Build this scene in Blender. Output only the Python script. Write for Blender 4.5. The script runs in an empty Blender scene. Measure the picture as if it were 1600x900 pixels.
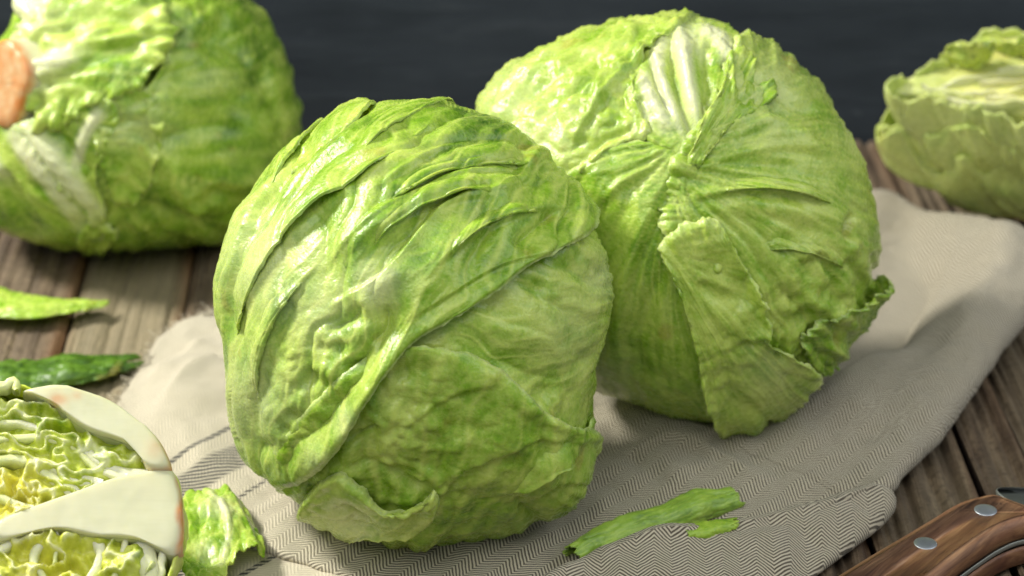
import bpy, math, random
import numpy as np
from mathutils import Vector
from mathutils.geometry import tessellate_polygon

# ------------------------------------------------------------------ camera, world, lamps, exposure
SC = bpy.context.scene
COL = SC.collection
CAM_H, PITCH, FPX = 0.49, math.radians(25.7), 3778.0      # camera height (m), downward pitch, focal length in photo pixels
cam_d = bpy.data.cameras.new('camera')
cam_d.lens = 85.0; cam_d.sensor_width = 36.0; cam_d.clip_start = 0.01; cam_d.clip_end = 50
cam_d.dof.use_dof = True; cam_d.dof.focus_distance = 0.875; cam_d.dof.aperture_fstop = 9.5
cam = bpy.data.objects.new('camera', cam_d); COL.objects.link(cam)
cam.location = (0, 0, CAM_H); cam.rotation_euler = (math.pi/2 - PITCH, 0, 0)
SC.camera = cam

W = bpy.data.worlds.new('World'); SC.world = W; W.use_nodes = True
bg = W.node_tree.nodes['Background']
bg.inputs[0].default_value = (0.86, 0.93, 1.0, 1); bg.inputs[1].default_value = 0.27

def area(name, loc, target, size, power, color, sy=None):
    l = bpy.data.lights.new(name, 'AREA'); l.energy = power; l.color = color
    l.shape = 'RECTANGLE'; l.size = size; l.size_y = sy or size
    o = bpy.data.objects.new(name, l); COL.objects.link(o); o.location = loc
    o.rotation_euler = (Vector(target) - Vector(loc)).to_track_quat('-Z', 'Y').to_euler()
    return o
area('key_softbox', (-0.92, 1.06, 0.95), (0.0, 0.88, 0.05), 0.24, 26.0, (1.0, 0.965, 0.89))
area('front_softbox', (-0.25, 0.05, 1.25), (0.05, 0.85, 0.05), 1.15, 10.8, (1.0, 0.98, 0.93))
area('right_softbox', (0.95, 0.72, 0.95), (0.12, 0.9, 0.06), 0.9, 5.0, (0.95, 0.98, 1.0))

SC.view_settings.view_transform = 'Standard'; SC.view_settings.look = 'None'
SC.view_settings.exposure = 0.0; SC.view_settings.gamma = 1.0; SC.view_settings.use_curve_mapping = False
SC.cycles.use_denoising = True
SC.cycles.use_adaptive_sampling = True; SC.cycles.adaptive_threshold = 0.02; SC.cycles.max_bounces = 6; SC.cycles.sample_clamp_indirect = 6.0

# ------------------------------------------------------------------ numeric helpers
rng = np.random.default_rng(7)
CP = np.array([0, 0, CAM_H])
_f = np.array([0, math.cos(PITCH), -math.sin(PITCH)]); _u = np.array([0, math.sin(PITCH), math.cos(PITCH)]); _r = np.array([1.0, 0, 0])
def ray(x, y):
    x = np.asarray(x, float); y = np.asarray(y, float)
    return _f + ((x - 800)/FPX)[..., None]*_r - ((y - 450)/FPX)[..., None]*_u
def on_z(x, y, z=0.0):                       # point of the place at height z that lies on a photo position
    d = ray(x, y); return CP + d*((z - CAM_H)/d[..., 2])[..., None]
def on_plane(x, y, p0, n):
    d = ray(x, y); t = ((p0 - CP) @ n)/(d @ n); return CP + d*t[..., None]

def _h(ix, iy, iz, seed):
    h = (ix.astype(np.int64)*374761393 + iy.astype(np.int64)*668265263 + iz.astype(np.int64)*2147483647 + seed*974634777) & 0xffffffff
    h = ((h ^ (h >> 13))*1274126177) & 0xffffffff
    return (h ^ (h >> 16)) & 0xffffffff
def perlin(x, y, z=None, seed=0):
    x = np.asarray(x, float); y = np.asarray(y, float)
    z = np.zeros_like(x) + 0.37 if z is None else np.asarray(z, float)
    ix, iy, iz = np.floor(x), np.floor(y), np.floor(z)
    fx, fy, fz = x-ix, y-iy, z-iz
    ux, uy, uz = (t*t*t*(t*(t*6-15)+10) for t in (fx, fy, fz))
    out = 0
    for a in (0, 1):
        for b in (0, 1):
            for c in (0, 1):
                h = _h(ix+a, iy+b, iz+c, seed)
                gx = (h & 1023)/511.5-1; gy = ((h >> 10) & 1023)/511.5-1; gz = ((h >> 20) & 1023)/511.5-1
                d = gx*(fx-a)+gy*(fy-b)+gz*(fz-c)
                out = out + d*(ux if a else 1-ux)*(uy if b else 1-uy)*(uz if c else 1-uz)
    return out*1.35
def fbm(x, y, z=None, seed=0, o=3):
    z = np.zeros_like(x) + 0.37 if z is None else z
    s, a = 0, 1.0
    for i in range(o):
        s = s + a*perlin(x, y, z, seed+i*17); x, y, z, a = x*2.03, y*2.03, z*2.03, a*0.5
    return s
def sst(a, b, x):
    t = np.clip((x-a)/(b-a), 0, 1); return t*t*(3-2*t)
def catmull(pts, n, closed=True):
    P = np.array(pts, float); m = len(P)
    segs = m if closed else m-1
    t = np.linspace(0, segs, n, endpoint=not closed)
    i = np.minimum(np.floor(t).astype(int), segs-1); f = (t-i)[:, None]
    g = (lambda k: P[k % m]) if closed else (lambda k: P[np.clip(k, 0, m-1)])
    a, b, c, d = g(i-1), g(i), g(i+1), g(i+2)
    return 0.5*((2*b)+(-a+c)*f+(2*a-5*b+4*c-d)*f**2+(-a+3*b-3*c+d)*f**3)
def resample(P, n, closed=True):
    Q = np.vstack([P, P[:1]]) if closed else P
    s = np.r_[0, np.cumsum(np.linalg.norm(np.diff(Q, axis=0), axis=1))]
    t = np.linspace(0, s[-1], n, endpoint=not closed)
    return np.stack([np.interp(t, s, Q[:, k]) for k in range(Q.shape[1])], 1)
def poly_dist(X, Y, pts, n=14):              # distance to a traced line, signed side, position along it
    P = catmull(pts, max(n, 3*len(pts)), False) if len(pts) > 2 else np.array(pts, float)
    best = np.full(X.shape, 1e9); side = np.zeros(X.shape); par = np.zeros(X.shape); m = len(P)-1
    for i in range(m):
        a, b = P[i], P[i+1]; d = b-a; L2 = d@d+1e-9
        t = np.clip(((X-a[0])*d[0]+(Y-a[1])*d[1])/L2, 0, 1)
        qx, qy = X-a[0]-t*d[0], Y-a[1]-t*d[1]; D = np.hypot(qx, qy); k = D < best
        best = np.where(k, D, best); side = np.where(k, np.sign(d[0]*qy-d[1]*qx), side); par = np.where(k, (i+t)/m, par)
    return best, side, par

# ------------------------------------------------------------------ mesh and tag helpers
def mesh_np(name, V, quads, tris=None, mat=None, parent=None, attrs=None, smooth=True, origin=None, solid=0):
    V = np.asarray(V, float)
    if origin is not None: V = V - np.asarray(origin)
    me = bpy.data.meshes.new(name)
    q = np.asarray(quads, int).reshape(-1, 4); t = np.asarray(tris if tris is not None else [], int).reshape(-1, 3)
    me.vertices.add(len(V)); me.vertices.foreach_set('co', V.astype(np.float32).ravel())
    loops = np.r_[q.ravel(), t.ravel()]
    me.loops.add(len(loops)); me.loops.foreach_set('vertex_index', loops.astype(np.int32))
    tot = np.r_[np.full(len(q), 4), np.full(len(t), 3)]; st = np.r_[0, np.cumsum(tot)[:-1]]
    me.polygons.add(len(tot)); me.polygons.foreach_set('loop_start', st.astype(np.int32)); me.polygons.foreach_set('loop_total', tot.astype(np.int32))
    me.polygons.foreach_set('use_smooth', np.full(len(tot), smooth))
    me.update(calc_edges=True); me.validate()
    for k, a in (attrs or {}).items():
        a = np.asarray(a, np.float32)
        if a.ndim == 2:
            at = me.attributes.new(k, 'FLOAT_VECTOR', 'POINT'); at.data.foreach_set('vector', a.ravel())
        else:
            at = me.attributes.new(k, 'FLOAT', 'POINT'); at.data.foreach_set('value', a.ravel())
    if mat: me.materials.append(mat)
    o = bpy.data.objects.new(name, me); COL.objects.link(o)
    if parent: o.parent = parent
    if solid:
        md = o.modifiers.new('thickness', 'SOLIDIFY'); md.thickness = solid; md.offset = -1
    return o
def empty(name, loc):
    o = bpy.data.objects.new(name, None); COL.objects.link(o); o.location = tuple(loc); o.empty_display_size = 0.02; return o
def tag(o, label=None, cat=None, group=None, kind=None):
    if label: o['label'] = label
    if cat: o['category'] = cat
    if group: o['group'] = group
    if kind: o['kind'] = kind
    return o
def grid_quads(nr, nc, wrap=False, off=0):
    i, j = np.meshgrid(np.arange(nr-1), np.arange(nc if wrap else nc-1), indexing='ij'); j2 = (j+1) % nc
    return (np.stack([i*nc+j, i*nc+j2, (i+1)*nc+j2, (i+1)*nc+j], -1).reshape(-1, 4))+off

def disc_grid(n):                            # even grid over a disc: radius, position round the rim (0..1), faces
    g = np.linspace(-1, 1, n); b, a = np.meshgrid(g, g, indexing='ij'); a = a.ravel(); b = b.ravel()
    r = np.maximum(np.abs(a), np.abs(b)); k = np.abs(a) >= np.abs(b)
    ph = np.where(k, math.pi/4*b/np.where(a == 0, 1e-9, a), math.pi/2-math.pi/4*a/np.where(b == 0, 1e-9, b))
    ph = ph+np.where(np.where(k, a, b) < 0, math.pi, 0)
    return r, (ph/(2*math.pi)) % 1.0, grid_quads(n, n)
def relax(A, it=140):                        # even out the inside of a square grid, rim kept
    n = int(round(math.sqrt(len(A)))); G = A.reshape(n, n).copy()
    for _ in range(it): G[1:-1, 1:-1] = .25*(G[:-2, 1:-1]+G[2:, 1:-1]+G[1:-1, :-2]+G[1:-1, 2:])
    return G.ravel()
def rim_at(O, f):                            # point of a closed traced line at position f
    q = f*len(O); i = np.floor(q).astype(int) % len(O); t = (q-np.floor(q))[:, None]; return O[i]*(1-t)+O[(i+1) % len(O)]*t

# ------------------------------------------------------------------ materials
class NT:
    def __init__(s, name):
        s.m = bpy.data.materials.new(name); s.m.use_nodes = True; s.t = s.m.node_tree
        s.t.nodes.clear()
        s.out = s.t.nodes.new('ShaderNodeOutputMaterial'); s.b = s.t.nodes.new('ShaderNodeBsdfPrincipled')
        s.t.links.new(s.b.outputs[0], s.out.inputs[0])
    def n(s, kind, **kw):
        nd = s.t.nodes.new('ShaderNode'+kind)
        for k, v in kw.items(): setattr(nd, k, v)
        return nd
    def put(s, sock, v):
        if hasattr(v, 'default_value') or hasattr(v, 'links'): s.t.links.new(v, sock)
        else: sock.default_value = v if not (isinstance(v, tuple) and len(v) == 3 and sock.type == 'RGBA') else (*v, 1)
    def math(s, op, a, b=0.0, c=None):
        nd = s.n('Math', operation=op); s.put(nd.inputs[0], a); s.put(nd.inputs[1], b)
        if c is not None: s.put(nd.inputs[2], c)
        return nd.outputs[0]
    def mix(s, f, a, b, mode='MIX'):
        nd = s.n('Mix', data_type='RGBA', blend_type=mode); s.put(nd.inputs[0], f); s.put(nd.inputs[6], a); s.put(nd.inputs[7], b); return nd.outputs[2]
    def attr(s, name, vec=False):
        nd = s.n('Attribute', attribute_name=name); return nd.outputs[1] if vec else nd.outputs[2]
    def noise(s, vec, scale, detail=3, rough=0.55, dist=0.0):
        nd = s.n('TexNoise'); s.put(nd.inputs['Vector'], vec); nd.inputs['Scale'].default_value = scale
        nd.inputs['Detail'].default_value = detail; nd.inputs['Roughness'].default_value = rough; nd.inputs['Distortion'].default_value = dist
        return nd.outputs[0]
    def ramp(s, f, stops, interp='LINEAR'):
        nd = s.n('ValToRGB'); s.put(nd.inputs[0], f); cr = nd.color_ramp; cr.interpolation = interp
        while len(cr.elements) < len(stops): cr.elements.new(0.5)
        for e, (p, c) in zip(cr.elements, stops): e.position = p; e.color = (*c, 1) if len(c) == 3 else c
        return nd.outputs[0]
    def maprange(s, f, a, b, c=0.0, d=1.0):
        nd = s.n('MapRange'); s.put(nd.inputs[0], f); nd.inputs[1].default_value = a; nd.inputs[2].default_value = b; nd.inputs[3].default_value = c; nd.inputs[4].default_value = d; return nd.outputs[0]
    def coords(s): return s.n('TexCoord').outputs['Object']
    def mapping(s, vec, scale=(1, 1, 1), rot=(0, 0, 0)):
        nd = s.n('Mapping'); s.put(nd.inputs[0], vec); nd.inputs['Scale'].default_value = scale; nd.inputs['Rotation'].default_value = rot; return nd.outputs[0]
    def bump(s, h, strength, dist, normal=None):
        nd = s.n('Bump'); nd.inputs['Strength'].default_value = strength; nd.inputs['Distance'].default_value = dist; s.put(nd.inputs['Height'], h)
        if normal is not None: s.put(nd.inputs['Normal'], normal)
        return nd.outputs[0]
    def bsdf(s, **kw):
        for k, v in kw.items(): s.put(s.b.inputs[k.replace('_', ' ')], v)
        return s.m

def leaf_material(name, dark, mid, light, pale, rough=0.36, sss=0.38):
    N = NT(name); co = N.coords()
    n1 = N.noise(co, 95, 4, 0.6); n2 = N.noise(co, 420, 3, 0.6)
    tone = N.math('ADD', N.attr('tone'), N.math('MULTIPLY', N.math('SUBTRACT', n1, 0.5), 0.75))
    tone = N.math('ADD', tone, N.math('MULTIPLY', N.math('SUBTRACT', n2, 0.5), 0.50))
    c = N.ramp(tone, [(0.0, dark), (0.42, mid), (0.95, light)])
    vo = N.n('TexVoronoi', feature='DISTANCE_TO_EDGE'); vo.inputs['Scale'].default_value = 210
    wv = N.n('VectorMath', operation='ADD'); nv = N.n('TexNoise'); nv.inputs['Scale'].default_value = 130; N.put(nv.inputs['Vector'], co)
    sv = N.n('VectorMath', operation='SCALE'); N.put(sv.inputs[0], nv.outputs[1]); sv.inputs[3].default_value = 0.006
    N.put(wv.inputs[0], co); N.put(wv.inputs[1], sv.outputs[0]); N.put(vo.inputs['Vector'], wv.outputs[0])
    net = N.maprange(vo.outputs[0], 0.0, 0.10, 1.0, 0.0)
    vein = N.math('ADD', N.math('MULTIPLY', N.attr('vein'), 0.80), N.math('MULTIPLY', N.math('MULTIPLY', net, N.maprange(n1, 0.35, 0.65)), 0.22))
    c = N.mix(vein, c, light)
    c = N.mix(N.attr('yel'), c, (0.76, 0.70, 0.10))
    c = N.mix(N.attr('pale'), c, pale)
    spot = N.maprange(N.noise(co, 60, 2, 0.5), 0.68, 0.76)
    c = N.mix(N.math('MULTIPLY', spot, 0.35), c, (0.36, 0.24, 0.05))
    h = N.math('ADD', N.math('ADD', N.noise(co, 900, 3, 0.6), N.math('MULTIPLY', n2, 1.0)), N.math('MULTIPLY', net, 0.10))
    r = N.math('ADD', rough-0.09, N.math('MULTIPLY', n2, 0.2))
    N.bsdf(Base_Color=c, Roughness=r, Normal=N.bump(h, 0.55, 0.00045))
    N.bsdf(Subsurface_Weight=sss, Subsurface_Radius=(0.9, 1.0, 0.18), Subsurface_Scale=0.0030, Specular_IOR_Level=0.5)
    return N.m
LEAF = leaf_material('lettuce_leaf', (0.045, 0.140, 0.006), (0.212, 0.395, 0.016), (0.555, 0.685, 0.140), (0.78, 0.80, 0.48), 0.26)
LEAF2 = leaf_material('fresh_green_leaf', (0.06, 0.16, 0.006), (0.21, 0.39, 0.018), (0.40, 0.58, 0.07), (0.70, 0.75, 0.42))
LEAF3 = leaf_material('dark_wilted_leaf', (0.018, 0.055, 0.004), (0.050, 0.125, 0.008), (0.16, 0.30, 0.03), (0.5, 0.6, 0.3))
HEART = leaf_material('cut_lettuce_heart', (0.16, 0.28, 0.008), (0.44, 0.54, 0.03), (0.70, 0.76, 0.22), (0.80, 0.79, 0.62), 0.34)

def core_material():
    N = NT('cut_core'); co = N.coords()
    c = N.mix(N.noise(co, 70, 3), (0.52, 0.53, 0.31), (0.72, 0.71, 0.50))
    fib = N.noise(N.mapping(co, (45, 420, 420)), 1.0, 4, 0.6, 0.4)
    c = N.mix(N.maprange(fib, 0.42, 0.70, 0.0, 0.22), c, (0.50, 0.50, 0.28))
    c = N.mix(N.maprange(N.noise(co, 35, 3), 0.45, 0.65, 0.0, 0.55), c, (0.62, 0.60, 0.36))
    br = N.math('MULTIPLY', N.attr('brown'), N.maprange(N.noise(co, 160, 3), 0.25, 0.6, 0.45, 1.0))
    c = N.mix(br, c, (0.58, 0.215, 0.05))
    return N.bsdf(Base_Color=c, Roughness=0.33, Subsurface_Weight=0.5, Subsurface_Radius=(1.0, 0.85, 0.45), Subsurface_Scale=0.005, Normal=N.bump(fib, 0.12, 0.0006))
CORE = core_material()

def wood_material():
    N = NT('weathered_wood'); co = N.coords(); info = N.n('ObjectInfo').outputs['Random']
    rx = N.n('CombineXYZ'); N.put(rx.inputs[1], N.math('MULTIPLY', info, 37.0)); N.put(rx.inputs[0], N.math('MULTIPLY', info, 11.0))
    va = N.n('VectorMath', operation='ADD'); N.put(va.inputs[0], co); N.put(va.inputs[1], rx.outputs[0]); p = va.outputs[0]
    g1 = N.noise(N.mapping(p, (190, 9, 60)), 1.0, 5, 0.65, 0.6)
    g2 = N.noise(N.mapping(p, (620, 22, 200)), 1.0, 4, 0.6)
    bl = N.noise(N.mapping(p, (26, 16, 26)), 1.0, 4, 0.6)
    mo = N.noise(p, 330, 4, 0.65)
    c = N.ramp(g1, [(0.26, (0.026, 0.016, 0.009)), (0.47, (0.125, 0.085, 0.050)), (0.70, (0.30, 0.225, 0.140))])
    c = N.mix(N.maprange(g2, 0.35, 0.7, 0.0, 0.55), c, (0.045, 0.032, 0.02))
    c = N.mix(N.maprange(bl, 0.42, 0.72, 0.0, 0.7), c, (0.22, 0.17, 0.108))
    c = N.mix(N.maprange(mo, 0.48, 0.66, 0.0, 0.72), c, (0.050, 0.034, 0.021))
    c = N.mix(N.maprange(info, 0.0, 1.0, 0.0, 0.35), c, (0.10, 0.085, 0.06))
    c = N.mix(N.math('MULTIPLY', N.attr('bleach'), 0.6), c, (0.34, 0.295, 0.175))
    c = N.mix(N.math('MULTIPLY', N.attr('rust'), 0.85), c, (0.20, 0.085, 0.030))
    h = N.math('ADD', N.math('MULTIPLY', g1, 1.2), N.math('ADD', N.math('MULTIPLY', g2, 0.8), N.math('MULTIPLY', mo, 0.5)))
    return N.bsdf(Base_Color=c, Roughness=N.maprange(g1, 0.3, 0.7, 0.78, 0.5), Normal=N.bump(h, 0.8, 0.0016))
WOOD = wood_material()

def wall_material():
    N = NT('dark_slate_paint'); co = N.coords()
    s = N.noise(N.mapping(co, (9, 9, 70)), 1.0, 5, 0.6, 0.4); b = N.noise(co, 14, 4, 0.6); k = N.noise(N.mapping(co, (45, 45, 110)), 1.0, 2)
    c = N.ramp(N.math('ADD', N.math('MULTIPLY', s, 0.6), N.math('MULTIPLY', b, 0.4)), [(0.32, (0.022, 0.029, 0.038)), (0.55, (0.036, 0.046, 0.058)), (0.72, (0.066, 0.078, 0.092))])
    c = N.mix(N.maprange(k, 0.72, 0.78, 0.0, 0.6), c, (0.11, 0.125, 0.14))
    return N.bsdf(Base_Color=c, Roughness=0.75, Specular_IOR_Level=0.25, Normal=N.bump(s, 0.3, 0.002))
WALL = wall_material()
def plain(name, col, rough, metal=0.0):
    N = NT(name); co = N.coords(); n = N.noise(co, 260, 4)
    return N.bsdf(Base_Color=N.mix(n, tuple(x*0.8 for x in col), tuple(min(1, x*1.15) for x in col)), Roughness=N.math('ADD', rough-0.06, N.math('MULTIPLY', n, 0.12)), Metallic=metal)
GAP = plain('gap_dark', (0.02, 0.016, 0.012), 0.9)

def cloth_material(stripes):
    N = NT('herringbone_linen'); uv = N.attr('weave', True)
    sep = N.n('SeparateXYZ'); N.put(sep.inputs[0], uv); u, v = sep.outputs[0], sep.outputs[1]
    wob = N.noise(N.mapping(uv, (90, 90, 1)), 1.0, 2)
    u1 = N.math('ADD', u, N.math('MULTIPLY', N.math('SUBTRACT', wob, 0.5), 0.0016))
    colw, per = 0.0064, 0.00178
    pp = N.math('PINGPONG', u1, colw)
    q = N.math('ADD', v, N.math('MULTIPLY', pp, 0.95))
    q = N.math('ADD', q, N.math('MULTIPLY', N.math('SUBTRACT', N.noise(N.mapping(uv, (260, 260, 1)), 1.0, 2), 0.5), 0.0007))
    tw = N.math('ADD', N.math('MULTIPLY', N.math('SINE', N.math('MULTIPLY', q, 2*math.pi/per)), 0.5), 0.5)
    th = N.math('SINE', N.math('MULTIPLY', u1, 2*math.pi/0.00062)); tv = N.math('SINE', N.math('MULTIPLY', v, 2*math.pi/0.00062))
    thr = N.math('ADD', N.math('MULTIPLY', N.math('MULTIPLY', th, tv), 0.5), 0.5)
    slub = N.noise(N.mapping(uv, (900, 60, 1)), 1.0, 3, 0.6); slub2 = N.noise(N.mapping(uv, (60, 900, 1)), 1.0, 3, 0.6)
    pat = N.math('MULTIPLY', sep.outputs[2], N.maprange(tw, 0.36, 0.64, 0.0, 1.0))     # third channel: how open the twill is
    light, dark = (0.70, 0.635, 0.48), (0.062, 0.050, 0.031)
    c = N.mix(N.math('MULTIPLY', pat, 0.95), light, dark)
    c = N.mix(N.math('MULTIPLY', N.math('SUBTRACT', slub, 0.3), 0.30), c, (0.38, 0.33, 0.25))
    c = N.mix(N.maprange(slub2, 0.45, 0.75, 0.0, 0.15), c, (0.64, 0.58, 0.47))
    c = N.mix(N.math('MULTIPLY', thr, 0.12), c, (0.24, 0.205, 0.16))
    # woven charcoal stripes that run along the cloth, drawn with a slanted hatch
    dash = N.math('ADD', N.math('MULTIPLY', N.math('SINE', N.math('MULTIPLY', N.math('ADD', v, N.math('MULTIPLY', u1, 1.1)), 2*math.pi/0.0036)), 0.5), 0.5)
    for cu, hw, k, lo in stripes:
        msk = N.maprange(N.math('ABSOLUTE', N.math('SUBTRACT', u1, cu)), hw*0.8, hw*1.1, 1.0, 0.0)
        c = N.mix(N.math('MULTIPLY', N.math('MULTIPLY', msk, k), N.maprange(dash, 0.3, 0.65, lo, 1.0)), c, (0.030, 0.032, 0.036))
    h = N.math('ADD', N.math('MULTIPLY', N.math('SUBTRACT', 1.0, pat), 1.0), N.math('ADD', N.math('MULTIPLY', thr, 0.5), N.math('MULTIPLY', slub, 0.7)))
    return N.bsdf(Base_Color=c, Roughness=0.92, Specular_IOR_Level=0.15, Sheen_Weight=0.15, Sheen_Roughness=0.5, Normal=N.bump(h, 0.7, 0.0005))

def handle_material():
    N = NT('knife_handle_wood'); co = N.coords()
    co = N.mapping(co, (1, 1, 1), (0, 0, math.radians(-50))); g = N.noise(N.mapping(co, (30, 330, 330)), 1.0, 5, 0.65, 0.5); b = N.noise(N.mapping(co, (24, 130, 130)), 1.0, 3)
    c = N.ramp(g, [(0.28, (0.075, 0.030, 0.016)), (0.5, (0.225, 0.110, 0.050)), (0.72, (0.38, 0.215, 0.105))])
    c = N.mix(N.maprange(b, 0.45, 0.75, 0.0, 0.65), c, (0.13, 0.045, 0.032))
    return N.bsdf(Base_Color=c, Roughness=0.52, Normal=N.bump(g, 0.35, 0.0006))
HANDLE = handle_material()
STEEL = plain('brushed_steel', (0.27, 0.29, 0.26), 0.5, 0.25)
STEEL2 = plain('dull_rivet_steel', (0.47, 0.51, 0.55), 0.42, 0.9)

# ------------------------------------------------------------------ the table and the wall behind
TAB_Y0, TAB_Y1 = 0.60, 1.205
slab = mesh_np('table_top', [(x, y, z) for z in (-0.05, -0.026) for y in (TAB_Y0, TAB_Y1) for x in (-0.46, 0.46)],
               [(0, 2, 3, 1), (4, 5, 7, 6), (0, 1, 5, 4), (2, 6, 7, 3), (0, 4, 6, 2), (1, 3, 7, 5)], None, GAP, smooth=False)
tag(slab, 'weathered grey brown plank table top under the lettuces', 'table', kind='structure')
seams = [-0.455, -0.402, -0.348, -0.300, -0.252, -0.2005, -0.1490, -0.098, -0.040, 0.020, 0.078, 0.133, 0.1835, 0.2075, 0.262, 0.316, 0.372, 0.428]
for i in range(len(seams)-1):
    a, b = seams[i]+0.0007, seams[i+1]-0.0007
    w = b-a; nx, ny = max(14, int(w/0.0007)), 90
    s = np.linspace(0, 1, nx); t = np.linspace(TAB_Y0, TAB_Y1-0.001, ny)
    S, T = np.meshgrid(s, t); X = a + S*w
    deep = 1.0 if i >= 10 else 0.45
    wav = X*1.0 + 0.0025*perlin(T*5, T*0+i*3.1, seed=5)
    gro = 1-np.abs(perlin(wav*105, T*1.6, np.full_like(X, i*7.7), seed=21))*2.2
    Z = -0.0036*deep*np.clip(gro, 0, 1)**3 - 0.0007*np.abs(perlin(wav*330, T*5, np.full_like(X, i*2.7), seed=3)) + 0.0009*perlin(X*20, T*6, np.full_like(X, float(i)), seed=9)
    gx = a+rng.uniform(.003, .009); wob = .0012*perlin(T*7, T*0+i*1.7, seed=44)
    while gx < b-.003:
        dg = X+wob-gx; gd = (.0034 if i >= 10 else .0012)*rng.uniform(.6, 1.1)
        Z = Z-gd*np.where(dg > 0, np.exp(-dg/.0042), np.exp(-(dg/.0009)**2)); gx += rng.uniform(.008, .0145)
    ed = np.minimum(S, 1-S)*w
    Z = Z - 0.0022*np.exp(-(ed/0.0016)**1.3) - 0.0006*(i % 3)
    X = X - 0.040*(T-0.95)
    top = np.stack([X, T, Z], -1)
    V = top.reshape(-1, 3)
    rim = np.r_[np.arange(nx), np.arange(1, ny)*nx+nx-1, (ny-1)*nx+np.arange(nx-2, -1, -1), np.arange(ny-2, 0, -1)*nx]
    Vb = V[rim].copy(); Vb[:, 2] = -0.0245
    m = len(rim); o = len(V); k = np.arange(m)
    side = np.stack([rim[k], rim[(k+1) % m], o+(k+1) % m, o+k], 1)
    rust = (np.exp(-((1-S)*w/0.0055)**2)*(0.9 if i in (4, 5) else 0.35)+0.25*np.exp(-(S*w/0.003)**2)).reshape(-1)
    rust = np.r_[np.clip(rust*(0.6+perlin(T.ravel()*14, S.ravel()*3, seed=31)), 0, 1), np.zeros(m)]
    pl = mesh_np('plank', np.vstack([V, Vb]), np.vstack([grid_quads(ny, nx)[:, ::1], side]), None, WOOD, slab, {'rust': rust, 'bleach': np.full(len(rust), (.75 if i == 5 else .12 if i % 2 else 0.0))})
wall = mesh_np('back_wall', [(x, y, z) for z in (-0.05, 0.60) for y in (1.2052, 1.235) for x in (-0.6, 0.6)],
               [(0, 1, 5, 4), (2, 6, 7, 3), (0, 4, 6, 2), (1, 3, 7, 5), (4, 5, 7, 6), (0, 2, 3, 1)], None, WALL, smooth=False)
tag(wall, 'dark slate blue painted wall behind the table', 'wall', kind='structure')

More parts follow.
